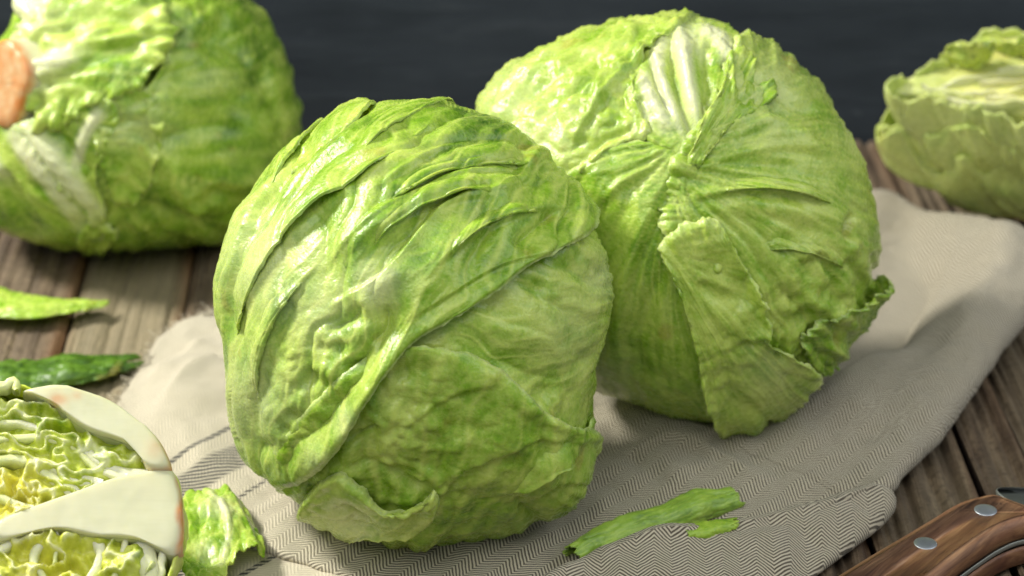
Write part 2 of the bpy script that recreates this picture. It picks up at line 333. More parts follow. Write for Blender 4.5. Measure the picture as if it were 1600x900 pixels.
# ------------------------------------------------------------------ the linen cloth
CA = math.radians(50)
def weave_u(P): return -P[..., 0]*math.sin(CA)+P[..., 1]*math.cos(CA)
def weave_v(P): return P[..., 0]*math.cos(CA)+P[..., 1]*math.sin(CA)
def u_at(x, y): return float(weave_u(on_z(np.array(float(x)), np.array(float(y)), .003)))
CLOTH = cloth_material([(u_at(322, 690), 0.0013, 0.95, 0.35), (u_at(340, 728), 0.0082, 0.95, 0.10), (u_at(392, 765), 0.0011, 0.85, 0.1)])
CLOTH_U = cloth_material([(u_at(282, 884), 0.0036, 0.97, 0.3), (u_at(420, 868), 0.0013, 0.95, 0.3)])
def cloth_sheet(name, outline, folds, parent, origin, nr=110, na=420, inner=0.0050, ramp0=0.62, center=None, rot=0.0, z_add=0.0, seed=1, open_fn=None, jitter=0.0, roll=True, mat=None):
    """outline: (photo x, photo y, edge height m). A draped sheet with a rolled-under rim."""
    O = resample(catmull([(p[0], p[1], p[2]*1e5) for p in outline], 900), na)
    ez = O[:, 2]/1e5
    E = np.stack([on_z(O[k, 0], O[k, 1], ez[k]) for k in range(na)])
    if jitter: 
        ang = np.linspace(0, 2*math.pi, na, endpoint=False)
        j = jitter*(fbm(np.cos(ang)*60, np.sin(ang)*60, seed=seed)); E[:, 0] += j; E[:, 1] += j*0.6
    Cn = E.mean(0) if center is None else on_z(*center, 0.0)
    r = (np.arange(nr)/(nr-1))**0.85
    X = Cn[0]+r[:, None]*(E[:, 0]-Cn[0]); Y = Cn[1]+r[:, None]*(E[:, 1]-Cn[1])
    R = np.broadcast_to(r[:, None], X.shape)
    Z = inner+(ez[None, :]-inner)*sst(ramp0, 1.0, R)**1.2
    Z = Z+0.0034*fbm(X*26, Y*26, seed=seed+3)+0.0024*(np.minimum(np.abs(perlin((X*.8+Y*.6)*30, (Y*.8-X*.6)*11, seed=seed+6))*2.4, 1)-.5)*(1-0.7*sst(.9, 1, R))+0.0007*fbm(X*90, Y*90, seed=seed+5, o=2)
    for kind, pts, hgt, wid in folds:
        pp = np.array([on_z(np.array(float(a)), np.array(float(b)), 0.004)[:2] for a, b in pts])
        D, sd, par = poly_dist(X, Y, pp)
        tap = sst(0, .22, par)*sst(0, .22, 1-par)
        if kind == 'r': Z = Z+hgt*tap*np.exp(-(D/wid)**2)
        else: Z = Z+hgt*tap*np.where(sd > 0, np.exp(-D/wid), np.exp(-(D/(wid*0.25))**2))
    Z = 0.0012+np.logaddexp(0, (Z-0.0012)/.001)*.001+z_add
    V = [np.stack([X, Y, Z], -1).reshape(-1, 3)]
    n_rows = nr
    if roll:                                                # rim: rolls over a half circle and back under
        nrm = np.roll(E[:, :2], -9, 0)-np.roll(E[:, :2], 9, 0); nrm = np.stack([nrm[:, 1], -nrm[:, 0]], 1); nrm /= np.linalg.norm(nrm, axis=1)[:, None]+1e-9
        if ((E[:, :2]-Cn[:2])*nrm).sum() < 0: nrm = -nrm
        last = np.stack([X[-1], Y[-1], Z[-1]], 1); rad = np.clip((Z[-1]-0.0008)/2, 0.0003, 0.0075)
        for k in range(1, 8):
            a = math.pi*k/7
            P = last.copy(); P[:, :2] += nrm*(rad*math.sin(a))[:, None]; P[:, 2] -= rad*(1-math.cos(a)); V.append(P); n_rows += 1
    V = np.vstack(V)
    Q = V.copy(); c_, s_ = math.cos(rot), math.sin(rot)
    Q[:, 1] += 0.4*Q[:, 2]
    u, v = weave_u(Q), weave_v(Q)
    op = np.ones(len(V)) if open_fn is None else open_fn(V)
    u2, v2 = u*c_-v*s_, u*s_+v*c_
    return mesh_np(name, V, grid_quads(n_rows, na, True), None, mat or CLOTH, parent, {'weave': np.stack([u2, v2, op], 1)}, origin=origin)

cl_o = on_z(np.array(800.), np.array(640.), 0.0)
cloth = empty('linen_cloth', cl_o)
tag(cloth, 'crumpled beige herringbone linen cloth with dark stripes lying under the whole lettuces', 'cloth')
def open_fn(V):                                            # the left end is a plainer, fuzzier weave
    return 0.42+0.58*sst(-0.105, -0.015, V[:, 0]+0.25*(0.86-V[:, 1]))
main_outline = [(352, 486, .002), (318, 494, .0022), (285, 505, .0024), (258, 525, .0024), (238, 552, .002), (215, 590, .002), (192, 624, .002), (178, 660, .002), (200, 740, .002),
    (235, 810, .002), (300, 836, .0022), (360, 842, .003), (415, 852, .0042), (480, 872, .0045), (560, 898, .0045), (700, 945, .003), (900, 960, .002), (1080, 950, .002), (1190, 890, .002),
    (1235, 845, .003), (1300, 795, .004), (1358, 762, .008), (1390, 736, .010), (1402, 712, .011), (1466, 625, .018), (1538, 528, .024), (1588, 455, .028), (1598, 412, .028), (1590, 372, .027), (1562, 347, .025), (1500, 330, .021),
    (1432, 313, .017), (1365, 299, .015), (1250, 300, .006), (1000, 330, .003), (700, 420, .002), (450, 470, .002)]
main_folds = [('r', [(1390, 330), (1425, 420), (1400, 520), (1330, 590)], -.010, .016), ('r', [(1450, 640), (1520, 540), (1560, 470), (1560, 400)], .006, .010), ('s', [(1500, 400), (1450, 500), (1380, 590), (1290, 650), (1190, 690)], .006, .016), ('s', [(960, 720), (1040, 700), (1120, 720), (1180, 770)], .003, .012), ('s', [(350, 560), (300, 590), (250, 640)], .004, .012), ('s', [(330, 520), (280, 560), (230, 600)], .003, .010),
    ('r', [(930, 640), (1010, 668), (1090, 690), (1170, 694), (1260, 664), (1340, 610), (1420, 545)], .0070, .010),
    ('r', [(1180, 740), (1270, 700), (1350, 640), (1440, 560), (1520, 480)], .007, .012),
    ('r', [(600, 870), (700, 860), (800, 850), (900, 820)], .002, .012), ('r', [(260, 560), (300, 600), (340, 650)], .003, .014),
    ('r', [(420, 775), (470, 800), (560, 850), (640, 890)], .0035, .010), ('r', [(1010, 760), (1100, 745), (1200, 760), (1300, 770)], .0025, .012)]
sheet = cloth_sheet('cloth_sheet', main_outline, main_folds, cloth, cl_o, nr=170, na=620, open_fn=open_fn, center=(900, 620), ramp0=0.70, jitter=0.0007, seed=11)
fold_outline = [(884, 898, .010), (930, 872, .0105), (1000, 852, .0115), (1100, 838, .0115), (1200, 815, .0105), (1290, 792, .0105), (1350, 774, .0115), (1376, 770, .0105), (1372, 794, .008),
    (1335, 832, .006), (1275, 885, .004), (1235, 918, .003), (1120, 965, .003), (950, 975, .003), (860, 935, .006)]
cloth_sheet('folded_flap', fold_outline, [('r', [(960, 900), (1060, 870), (1160, 868), (1260, 840)], .0025, .007)], cloth, cl_o, nr=70, na=420, inner=.0085, ramp0=0.55, rot=math.radians(38), z_add=0.0030, seed=23)
under_outline = [(225, 812, .0015), (300, 815, .0015), (420, 830, .0015), (520, 860, .0015), (620, 900, .0015), (700, 960, .0015), (400, 1000, .0015), (250, 960, .0015), (215, 880, .0015)]
cloth_sheet('cloth_underlayer', under_outline, [], cloth, cl_o, nr=50, na=240, inner=.0013, z_add=-0.0004, seed=31, open_fn=lambda V: np.full(len(V), 0.25), mat=CLOTH_U)
# loose threads along the torn left end
edge = resample(catmull([(352, 486), (318, 494), (285, 505), (258, 525), (238, 552), (215, 590), (192, 624), (176, 660)], 200, False), 330, False)
TV, TQ = [], []
for k in range(len(edge)):
    p = on_z(edge[k, 0]+rng.normal(0, 2), edge[k, 1]+rng.normal(0, 2), 0.0026)
    a = math.radians(135+rng.normal(0, 38)); L = rng.uniform(.002, .0075); w = rng.uniform(.00016, .00036)
    d = np.array([math.cos(a), math.sin(a), rng.uniform(-.35, .25)]); bend = rng.normal(0, .5, 3)*L
    b0 = len(TV)
    for s in range(5):
        t = s/4; c = p+d*L*(t-0.25)+bend*t*t*0.6; c[2] = max(c[2], 0.0007)
        for e in ((w, 0, 0), (-w*.5, w*.6, w*.6), (-w*.5, -w*.6, -w*.3)): TV.append(c+np.array(e)*(1-.6*t))
    for s in range(4):
        for e in range(3): TQ.append((b0+s*3+e, b0+s*3+(e+1) % 3, b0+s*3+3+(e+1) % 3, b0+s*3+3+e))
TV = np.array(TV)
fr = mesh_np('frayed_edge', TV, TQ, None, CLOTH, sheet, {'weave': np.stack([weave_u(TV), weave_v(TV), np.full(len(TV), .1)], 1)}, origin=cl_o)
fr['kind'] = 'stuff'

# ------------------------------------------------------------------ lettuce heads
class Head:
    """A lettuce head: rounded body whose outline about its centre is the traced one; leaves lie on it in layers."""
    def __init__(s, c, sil, depth, z_rest, low=8.0, dist0=None, smooth=4.0):
        s.c = c; P = np.array(sil, float)-np.array(c, float); ang = np.arctan2(-P[:, 1], P[:, 0]); rad = np.hypot(P[:, 0], P[:, 1])
        o = np.argsort(ang); ang, rad = ang[o], rad[o]
        A = np.linspace(-math.pi, math.pi, 720, endpoint=False); Rr = np.interp(A, ang, rad, period=2*math.pi)
        kx = np.arange(-40, 41); kern = np.exp(-(kx/(2*smooth))**2); kern /= kern.sum()
        Rr = np.convolve(np.r_[Rr[-40:], Rr, Rr[:40]], kern, 'valid')
        s.A, s.R = np.r_[A, math.pi], np.r_[Rr, Rr[:1]]; s.mean = Rr.mean(); s.depth = depth*s.mean; s.z_rest = z_rest
        lo, hi = 0.6, 1.5
        for _ in range(40):
            d = (lo+hi)/2; s.place(d)
            th, ph = np.meshgrid(np.linspace(0.02, 3.1, 60), np.linspace(-3.14, 3.14, 90))
            z = s.map(th, ph, np.full(th.shape, low), clamp=False)[..., 2].min()
            if z > z_rest: lo = d
            else: hi = d
        if dist0: s.place(dist0)
        s.base = np.array([s.C[0], s.C[1], z_rest])
    def place(s, d):
        dr = ray(np.array(float(s.c[0])), np.array(float(s.c[1]))); dr = dr/np.linalg.norm(dr)
        s.C = CP+dr*d; s.k = d/FPX; s.w = -dr; s.u = np.cross([0, 0, 1.], s.w); s.u /= np.linalg.norm(s.u); s.v = np.cross(s.w, s.u)
    def angles(s, X, Y):
        dx, dy = X-s.c[0], -(Y-s.c[1]); ph = np.arctan2(dy, dx); rr = np.hypot(dx, dy)/np.interp(ph, s.A, s.R, period=2*math.pi)
        th = np.where(rr < 0.995, np.arcsin(np.clip(rr, 0, 0.995)), math.asin(.995)+(rr-.995)*5.5)
        return np.minimum(th, 2.9), ph
    def map(s, th, ph, H, clamp=True):
        R = np.interp(ph, s.A, s.R, period=2*math.pi); st, ct = np.sin(th), np.cos(th)
        e = np.cos(ph)[..., None]*s.u+np.sin(ph)[..., None]*s.v
        P = s.C+s.k*((R*st)[..., None]*e+(s.depth*ct)[..., None]*s.w); n = st[..., None]*e+ct[..., None]*s.w
        P = P+n*(H*s.k)[..., None]
        if clamp: P[..., 2] = np.where(P[..., 2] < s.z_rest+.004, s.z_rest+.004*np.exp(np.minimum(0, (P[..., 2]-s.z_rest-.004)/.004)), P[..., 2])
        return P
    def flat(s, th, ph): return th*s.mean*np.cos(ph), -th*s.mean*np.sin(ph)

def leaf(head, root, name, outline, center, layer=5, base=(0, 0), curv=0.0, seed=1, creases=(), dents=(), big=(8, 5, 170), mid=(3.5, 13, 100), vein=1.3, vk=34, blister=(2.5, 24), bmask=None,
         lip=3.0, drop=6.0, frill=(0, 0), jag=1.5, tone=0.5, tvar=0.35, pale_pts=(), yel=0.0, mat=None, step=3.0, label=None, solid=0.0006, pale0=0.0, layer_fn=None, tone_pts=(), sink=11.0):
    O = catmull(outline, 1200); per = np.linalg.norm(np.diff(np.vstack([O, O[:1]]), axis=0), axis=1).sum()
    na = int(np.clip(per/step, 60, 1000)); O = resample(O, na)
    ang = np.linspace(0, 2*math.pi, na, endpoint=False); ca, sa = np.cos(ang)*per/170, np.sin(ang)*per/170
    nrm = np.roll(O, -2, 0)-np.roll(O, 2, 0); nrm = np.stack([nrm[:, 1], -nrm[:, 0]], 1); nrm /= np.linalg.norm(nrm, axis=1)[:, None]+1e-9
    O = O+nrm*(jag*(perlin(ca*1.6, sa*1.6, seed=seed+40)*2+fbm(ca*7, sa*7, seed=seed+41)))[:, None]
    cx, cy = center; r, fr, quads = disc_grid(int(np.clip(na/4, 16, 250))); Rr = r**0.92; An = fr*2*math.pi
    E = rim_at(O, fr); X = relax(cx+Rr*(E[:, 0]-cx)); Y = relax(cy+Rr*(E[:, 1]-cy)); Rr = relax(Rr, 8)
    th, ph = head.angles(X, Y); fx, fy = head.flat(th, ph)
    bth, bph = head.angles(np.array(float(base[0])), np.array(float(base[1]))); bx, by = head.flat(bth, bph)
    gx, gy = fx-bx, fy-by; rho = np.hypot(gx, gy)
    mth, mph = head.angles(np.array(float(cx)), np.array(float(cy))); mx, my = head.flat(mth, mph); a0 = math.atan2(my-by, mx-bx)
    al = (np.arctan2(gy, gx)-a0+math.pi) % (2*math.pi)-math.pi+curv*rho/head.mean
    p3 = np.stack([np.sin(th)*np.cos(ph), np.sin(th)*np.sin(ph), np.cos(th)], 0)*head.mean
    fade = sst(0, 60, rho)
    wa = 0.045*perlin(p3[0]/70, p3[1]/70, p3[2]/70, seed+2)
    alw = al+wa
    # raised side of a rounded fold with a sharp valley between neighbours
    H = np.full(X.shape, float(layer)) if layer_fn is None else layer+layer_fn(X, Y)
    bil = lambda n: np.minimum(np.abs(n)*2.2, 1.0)**0.65
    H = H+big[0]*fade*(bil(perlin(alw*big[1], rho/big[2], np.zeros_like(al)+seed, seed+3))-0.45)
    H = H+mid[0]*fade*(bil(perlin(alw*mid[1]+0.6*wa, rho/mid[2], np.zeros_like(al)+seed+.5, seed+4))-0.45)
    v1 = np.clip(1-np.abs(perlin(alw*vk*0.55, rho/260, np.zeros_like(al)+seed, seed+6))*5.5, 0, 1)**1.5*fade
    v2 = np.clip(1-np.abs(perlin(alw*vk*1.3+2*wa, rho/120, np.zeros_like(al)+seed, seed+7))*4.5, 0, 1)**1.5*fade
    v3 = np.clip(1-np.abs(perlin(p3[0]/26+wa*3, p3[1]/26, p3[2]/26, seed+8))*7, 0, 1)**1.5
    H = H+vein*(v1*0.8+v2*0.4+v3*0.22)
    bm = sst(-0.15, 0.35, perlin(p3[0]/95, p3[1]/95, p3[2]/95, seed+9)) if bmask is None else bmask(X, Y)
    q = p3/(blister[1]*1.2)
    H = H+1.35*blister[0]*(0.10+1.05*bm)*(1.5*perlin(q[0], q[1], q[2], seed+10)+bil(perlin(q[0]*1.3, q[1]*1.3, q[2]*1.3, seed+16))*0.8-0.4+0.30*perlin(q[0]*2.6, q[1]*2.6, q[2]*2.6, seed+11))
    H = H+0.30*perlin(p3[0]/7, p3[1]/6, p3[2]/6, seed+12)
    pale = np.full(X.shape, float(pale0))
    for kind, pts, wd, dp in creases:
        D, sd, par = poly_dist(X, Y, pts); D = D*(1+0.25*perlin(X/30, Y/30, seed=seed+13))
        tap = sst(-.04, .3, par)*sst(-.04, .3, 1-par)
        if kind == 'v': H = H-dp*tap*np.exp(-(D/wd)**1.15)*2.0
        elif kind == 'r': H = H+1.3*dp*tap*np.exp(-(D/wd)**2)
        elif kind == 'w': H = H+dp*tap*np.exp(-(D/wd)**2); pale = np.maximum(pale, .8*tap**.5*np.exp(-(D/(wd*1.05))**4))
        else: H = H+1.05*dp*tap*np.where(sd > 0, np.exp(-D/wd), np.exp(-(D/max(2.2, wd*0.16))**2))-0.2*dp*tap*np.where(sd < 0, np.exp(-((D-7)/6)**2), 0)
    for x, y, rd, dp in dents:
        H = H-dp*np.exp(-(((X-x)+0.4*(Y-y))**2+((Y-y)-0.3*(X-x))**2)/rd**2)
    fl_ = (layer if layer_fn is None else layer+layer_fn(X, Y))-sink; H = fl_+np.logaddexp(0, (H-fl_)/2.5)*2.5
    H = H+lip*sst(.78, .95, Rr)-drop*sst(.955, 1, Rr)
    if frill[0]:
        fa = An*frill[1]; H = H+frill[0]*sst(.72, 1, Rr)*(perlin(np.cos(An)*frill[1], np.sin(An)*frill[1], Rr*1.5, seed+14)*1.6+0.5*perlin(np.cos(An)*frill[1]*2.7, np.sin(An)*frill[1]*2.7, Rr*2, seed+15))
    for x, y, rd, k in pale_pts: pale = np.maximum(pale, k*np.exp(-(((X-x)**2+(Y-y)**2)/rd**2)))
    P = head.map(th, ph, H)
    tn = np.clip(tone+1.0*tvar*fbm(p3[0]/75, p3[1]/75, p3[2]/75, seed+20, 3)+0.16*perlin(alw*18, rho/80, seed=seed+21), 0, 1)
    for x, y, rd, k in tone_pts: tn = np.clip(tn+k*np.exp(-(((X-x)**2+(Y-y)**2)/rd**2)), 0, 1)
    vn = np.clip(0.75*v1+0.35*v2+0.16*v3, 0, 1)*(1-0.5*sst(.9, 1, Rr))
    rimp = 0.35*sst(.965, 1, Rr)
    tri = None
    if np.cross(O[1]-O[0], np.array([cx, cy])-O[0]) > 0: quads = quads[:, ::-1]
    o = mesh_np(name, P, quads, tri, mat or LEAF, root, {'tone': tn, 'vein': vn, 'pale': np.clip(np.maximum(pale, rimp), 0, 1), 'yel': np.full(len(P), float(yel))}, origin=head.base, solid=solid)
    if label: o['label'] = label
    return o

def body(head, root, name='inner_leaves', H0=-16, seed=3, tone=0.4, mat=None, nth=90, nph=220, amp=6):
    th, ph = np.meshgrid(np.linspace(0.0, math.pi, nth), np.linspace(-math.pi, math.pi, nph, endpoint=False), indexing='ij')
    p3 = np.stack([np.sin(th)*np.cos(ph), np.sin(th)*np.sin(ph), np.cos(th)], 0)*head.mean
    n = perlin(p3[0]/55, p3[1]/55, p3[2]/55, seed); n2 = perlin(p3[0]/22, p3[1]/22, p3[2]/22, seed+1)
    P = head.map(th, ph, H0+amp*(np.abs(n)*2-.6)+2.5*n2)
    z = np.zeros(P.shape[:2]).ravel()
    tn = np.clip(tone+.4*fbm(p3[0]/70, p3[1]/70, p3[2]/70, seed+5), 0, 1).ravel()
    v = np.clip(1-np.abs(n2)*5, 0, 1).ravel()*.6
    return mesh_np(name, P.reshape(-1, 3), grid_quads(nth, nph, True)[:, ::-1], None, mat or LEAF, root, {'tone': tn, 'vein': v, 'pale': z, 'yel': z}, origin=head.base)

# ---- front head
Z_CL = 0.004
sil_f = [(488, 246), (526, 220), (564, 200), (622, 192), (690, 196), (738, 210), (786, 230), (830, 254), (864, 292), (905, 342), (935, 385), (948, 430), (953, 475), (948, 530), (930, 580), (912, 640), (910, 690), (895, 735), (885, 770),
         (850, 785), (795, 803), (740, 822), (680, 830), (620, 826), (560, 812), (510, 795), (470, 760), (438, 730), (408, 703), (395, 663), (386, 600), (378, 530), (374, 470), (380, 420), (398, 372), (422, 320), (452, 282)]
HF = Head((655, 500), sil_f, 0.92, Z_CL, low=4)
front = empty('lettuce_head', HF.base)
tag(front, 'sharp green iceberg lettuce in front with a curled leaf lip at its foot', 'lettuce', 'whole lettuce heads')
body(HF, front, seed=5)
leaf(HF, front, 'leaf', [(590, 205), (630, 172), (664, 146), (676, 160), (712, 164), (752, 186), (800, 216), (850, 256), (840, 300), (760, 290), (660, 250)], (720, 222), 33, (880, 330), 0.2, 51, big=(4, 5, 150), blister=(1.5, 22), tone=.38, lip=2, drop=3, jag=2.5, layer_fn=lambda X, Y: -26*sst(0, 60, Y-(150+.45*np.abs(X-664))))
leaf(HF, front, 'leaf', [(560, 430), (700, 330), (830, 280), (910, 290), (975, 380), (1000, 480), (985, 580), (955, 650), (935, 700), (880, 690), (830, 650), (770, 600), (700, 575), (600, 560)], (790, 470), 5, (985, 445), -0.25, 61,
     creases=[('v', [(845, 350), (815, 385), (782, 412)], 11, 9), ('v', [(760, 560), (850, 590), (905, 560)], 12, 3), ('r', [(840, 420), (880, 400), (930, 420)], 14, 4), ('r', [(700, 505), (800, 520), (880, 560)], 18, 4), ('v', [(955, 500), (940, 560), (918, 600)], 7, 6)],
     dents=[(828, 458, 13, 9), (755, 478, 14, 8), (832, 610, 12, 11), (900, 565, 12, 5)], big=(8, 4, 200), mid=(3.5, 13, 130), blister=(2.6, 24), tone=.60, tvar=.28, pale_pts=[(940, 440, 40, .35), (880, 520, 60, .15)], frill=(4, 9))
LOWER = dict(base=(600, 880), curv=0.0, seed=71,
     creases=[('s', [(905, 678), (850, 708), (800, 738), (735, 756)], 34, 5), ('v', [(600, 645), (575, 655), (548, 668)], 4, 7), ('r', [(640, 560), (720, 575), (790, 620), (850, 665)], 16, 5), ('s', [(905, 735), (850, 740), (800, 770), (770, 800)], 26, 9),
              ('v', [(660, 745), (620, 720), (580, 700), (540, 705)], 10, 8), ('s', [(880, 672), (820, 668), (750, 690), (690, 720)], 30, 7), ('s', [(760, 585), (700, 600), (640, 640), (590, 690)], 30, 6), ('v', [(830, 800), (800, 775), (790, 750)], 8, 7)],
     dents=[(632, 575, 16, 9), (668, 568, 12, 6), (610, 745, 12, 8), (640, 735, 9, 8), (650, 690, 12, 5), (695, 655, 12, 5), (620, 710, 10, 7)], big=(11, 5, 150), mid=(5.5, 12, 110), blister=(4.6, 24), sink=19.0, tone=.50, tvar=.32, lip=10, drop=3, frill=(5, 8), bmask=lambda X, Y: .25+np.exp(-(((X-640)/90)**2+((Y-690)/75)**2)))
leaf(HF, front, 'leaf', [(520, 600), (580, 550), (640, 534), (700, 541), (752, 560), (790, 592), (820, 624), (860, 648), (905, 664), (925, 690), (912, 740), (915, 778), (860, 792), (800, 818), (730, 842), (650, 848), (570, 834), (500, 806), (440, 750), (450, 680)], (690, 690), 15, **LOWER)
leaf(HF, front, 'leaf', [(486, 748), (512, 720), (545, 707), (570, 722), (598, 748), (632, 755), (658, 742), (672, 728), (678, 752), (664, 782), (636, 798), (596, 799), (566, 800), (545, 818), (512, 824), (486, 806), (476, 778)], (560, 770), 34, (470, 860), 0.0, 81,
     creases=[('v', [(500, 770), (540, 782), (600, 785)], 8, 8), ('r', [(520, 735), (548, 728), (572, 742), (610, 770), (655, 768)], 14, 7), ('v', [(545, 745), (570, 760), (585, 775)], 6, 6), ('s', [(672, 735), (650, 752), (610, 752), (578, 735)], 16, 8)],
     dents=[(540, 758, 9, 7), (560, 768, 6, 5), (520, 800, 9, 5)], big=(3, 5, 80), mid=(2, 9, 50), blister=(2.6, 18), tone=.72, tvar=.2, lip=4, drop=14, frill=(4, 6), step=2.2, pale_pts=[(560, 788, 40, .3)])
main_out = [(905, 372), (862, 402), (806, 430), (756, 466), (700, 500), (648, 528), (610, 572), (574, 626), (540, 676), (500, 712), (455, 734), (415, 742), (385, 716), (345, 670), (318, 560), (316, 440), (345, 350), (400, 262), (448, 214), (500, 184), (545, 168), (600, 156), (660, 162), (730, 186), (800, 232), (862, 284), (905, 330)]
MAIN = dict(base=(1010, 262), curv=0.25, seed=91,
     creases=[('s', [(690, 222), (668, 236), (614, 290), (565, 322), (527, 344), (497, 372), (470, 401), (450, 435), (429, 467), (408, 508), (392, 548)], 46, 5),
              ('s', [(520, 196), (498, 238), (468, 280), (442, 325), (424, 376), (410, 420)], 34, 14), ('v', [(428, 372), (446, 322), (474, 276), (503, 236), (524, 196)], 6, 12),
              ('v', [(604, 180), (578, 208), (538, 234), (505, 252), (480, 272)], 7, 10), ('s', [(760, 172), (735, 178), (672, 206), (626, 236), (590, 268), (560, 290)], 34, 4), ('s', [(870, 296), (800, 290), (720, 300), (650, 330), (600, 362), (560, 395), (530, 430)], 26, 7), ('s', [(850, 262), (770, 250), (700, 262), (640, 296), (590, 330)], 26, 8),
              ('r', [(800, 312), (741, 317), (680, 326), (630, 354), (577, 393), (530, 420)], 13, 10), ('s', [(760, 332), (740, 338), (680, 352), (634, 372), (590, 405), (550, 440)], 26, 4),
              ('s', [(530, 482), (590, 454), (628, 420), (676, 362), (720, 338), (790, 318)], 30, 14), ('v', [(585, 480), (560, 500), (530, 512)], 9, 9), ('v', [(612, 478), (612, 508), (590, 530)], 8, 8),
              ('v', [(848, 352), (815, 378), (780, 408)], 10, 9), ('v', [(860, 300), (780, 288), (700, 300), (640, 330), (590, 350)], 7, 7), ('v', [(842, 262), (760, 252), (690, 262), (630, 290)], 8, 8),
              ('r', [(640, 528), (606, 562), (570, 615), (535, 665), (490, 702)], 22, 14), ('v', [(600, 520), (568, 570), (535, 618), (490, 664)], 9, 9), ('r', [(640, 430), (600, 462), (585, 500), (600, 535)], 16, 8), ('r', [(420, 320), (400, 380), (382, 450), (375, 520)], 15, 6),
              ('s', [(425, 380), (405, 430), (392, 480), (388, 530)], 20, 8), ('s', [(520, 420), (480, 470), (450, 530), (432, 590), (425, 640)], 30, 7), ('s', [(900, 352), (830, 350), (760, 372), (700, 410), (660, 450)], 24, 6), ('r', [(440, 500), (410, 580), (400, 660)], 18, 6), ('s', [(840, 410), (760, 430), (690, 470), (640, 500)], 20, 5)],
     dents=[(550, 535, 12, 10), (510, 582, 16, 13), (478, 628, 11, 10), (440, 674, 13, 11), (492, 636, 9, 7), (524, 535, 10, 8), (470, 645, 9, 7), (580, 500, 12, 7), (602, 400, 14, 8), (570, 560, 9, 7)],
     big=(14, 4.5, 260), mid=(8.5, 15, 300), vein=1.1, vk=44, blister=(2.6, 20), bmask=lambda X, Y: np.exp(-(((X-520)/75)**2+((Y-590)/85)**2))+.04, tone=.46, tvar=.34, lip=8, drop=5, frill=(3, 6), pale_pts=[(450, 420, 80, .30), (420, 600, 70, .35), (520, 480, 55, .3), (600, 450, 30, .5), (560, 628, 22, .3), (520, 680, 24, .3)], tone_pts=[(735, 225, 60, -.30), (700, 380, 50, -.15), (760, 420, 60, -.12)], step=1.9, sink=19.0)
leaf(HF, front, 'leaf', main_out, (600, 400), 25, **MAIN)
def fold_sheet(head, root, pts, width, layer, kw, rise=9.0, fall=17.0):
    """a doubled-over leaf fold: free edge along pts, the rest sinks into the leaf it belongs to (on the right of travel)"""
    P = resample(catmull(pts, 200, False), 26, False); t = np.linspace(0, 1, 26)
    d = np.gradient(P, axis=0); d /= np.linalg.norm(d, axis=1)[:, None]; nr = np.stack([-d[:, 1], d[:, 0]], 1)
    Q = P+nr*(width*(.25+.75*np.sin(np.pi*t)**.6))[:, None]
    out = [tuple(p) for p in P[::2]]+[tuple(p) for p in Q[::-2]]; line = [tuple(p) for p in P[::3]]
    def lf(X, Y):
        D, sd, par = poly_dist(X, Y, line); return rise-fall*sst(.15*width, .8*width, D)-16*(1-sst(0, .36, par)*sst(0, .3, 1-par))
    k = dict(kw); k.update(lip=2.0, drop=4.0, frill=(0, 0), jag=.8, step=2.1, sink=26.0, layer_fn=lf)
    return leaf(head, root, 'leaf_fold', out, tuple((P[13]+Q[13])/2), layer, **k)
for pts, w in (([(700, 214), (660, 244), (614, 288), (565, 322), (527, 344), (497, 372), (470, 401), (450, 435), (429, 467), (408, 508), (394, 552)], 78),
               ([(790, 326), (741, 334), (680, 350), (634, 372), (590, 405), (552, 440)], 46),
               ([(775, 172), (735, 180), (672, 208), (626, 238), (588, 270), (556, 296)], 44),
               ([(866, 290), (800, 286), (720, 296), (650, 326), (604, 356)], 30),
               ([(520, 424), (484, 470), (455, 530), (436, 590), (428, 640)], 44),
               ([(850, 350), (780, 364), (716, 400), (668, 446)], 34)):
    fold_sheet(HF, front, pts, w, 25, MAIN)
for pts, w in (([(906, 676), (850, 706), (800, 736), (735, 756)], 48),):
    fold_sheet(HF, front, pts, w, 15, LOWER, rise=7.0)
leaf(HF, front, 'leaf', [(527, 202), (519, 186), (498, 190), (468, 216), (440, 254), (414, 300), (394, 352), (410, 376), (432, 340), (456, 296), (490, 250)], (468, 262), 47, (540, 150), 0, 97, creases=[('r', [(505, 200), (465, 250), (425, 320)], 16, 6), ('v', [(516, 206), (494, 236), (470, 268)], 7, 8)], big=(2, 4, 90), mid=(1.5, 10, 70), blister=(1.8, 18), tone=.56, lip=2, drop=6, jag=1, step=2.2, layer_fn=lambda X, Y: -34*sst(200, 345, Y))
leaf(HF, front, 'leaf', [(532, 206), (552, 180), (578, 162), (604, 160), (612, 176), (590, 206), (555, 232), (515, 256), (484, 280), (470, 276), (500, 240)], (545, 218), 43, (650, 140), 0, 98, creases=[('r', [(592, 172), (550, 205), (500, 255)], 15, 6), ('v', [(600, 172), (606, 184), (590, 196)], 6, 8)], big=(2, 4, 90), mid=(1.5, 10, 70), blister=(1.8, 18), tone=.62, lip=2, drop=6, jag=1, step=2.2, layer_fn=lambda X, Y: -30*sst(175, 270, Y))
leaf(HF, front, 'leaf', [(792, 204), (815, 206), (842, 224), (864, 250), (884, 284), (880, 312), (860, 300), (832, 272), (806, 254), (790, 230)], (836, 252), 24, (780, 180), 0, 95, creases=[('v', [(815, 225), (840, 258), (868, 290)], 9, 9)], big=(2, 4, 60), mid=(1.5, 9, 50), blister=(1.5, 16), tone=.22, tvar=.2, lip=3, drop=7, step=2.2)
leaf(HF, front, 'leaf', [(898, 664), (912, 650), (924, 672), (924, 710), (914, 745), (902, 728), (896, 690)], (911, 695), 16, (910, 640), 0, 96, creases=[('v', [(910, 665), (906, 700), (908, 730)], 6, 6)], big=(1, 4, 60), mid=(1, 9, 50), blister=(2, 14), tone=.4, lip=2, drop=5, step=2.0)

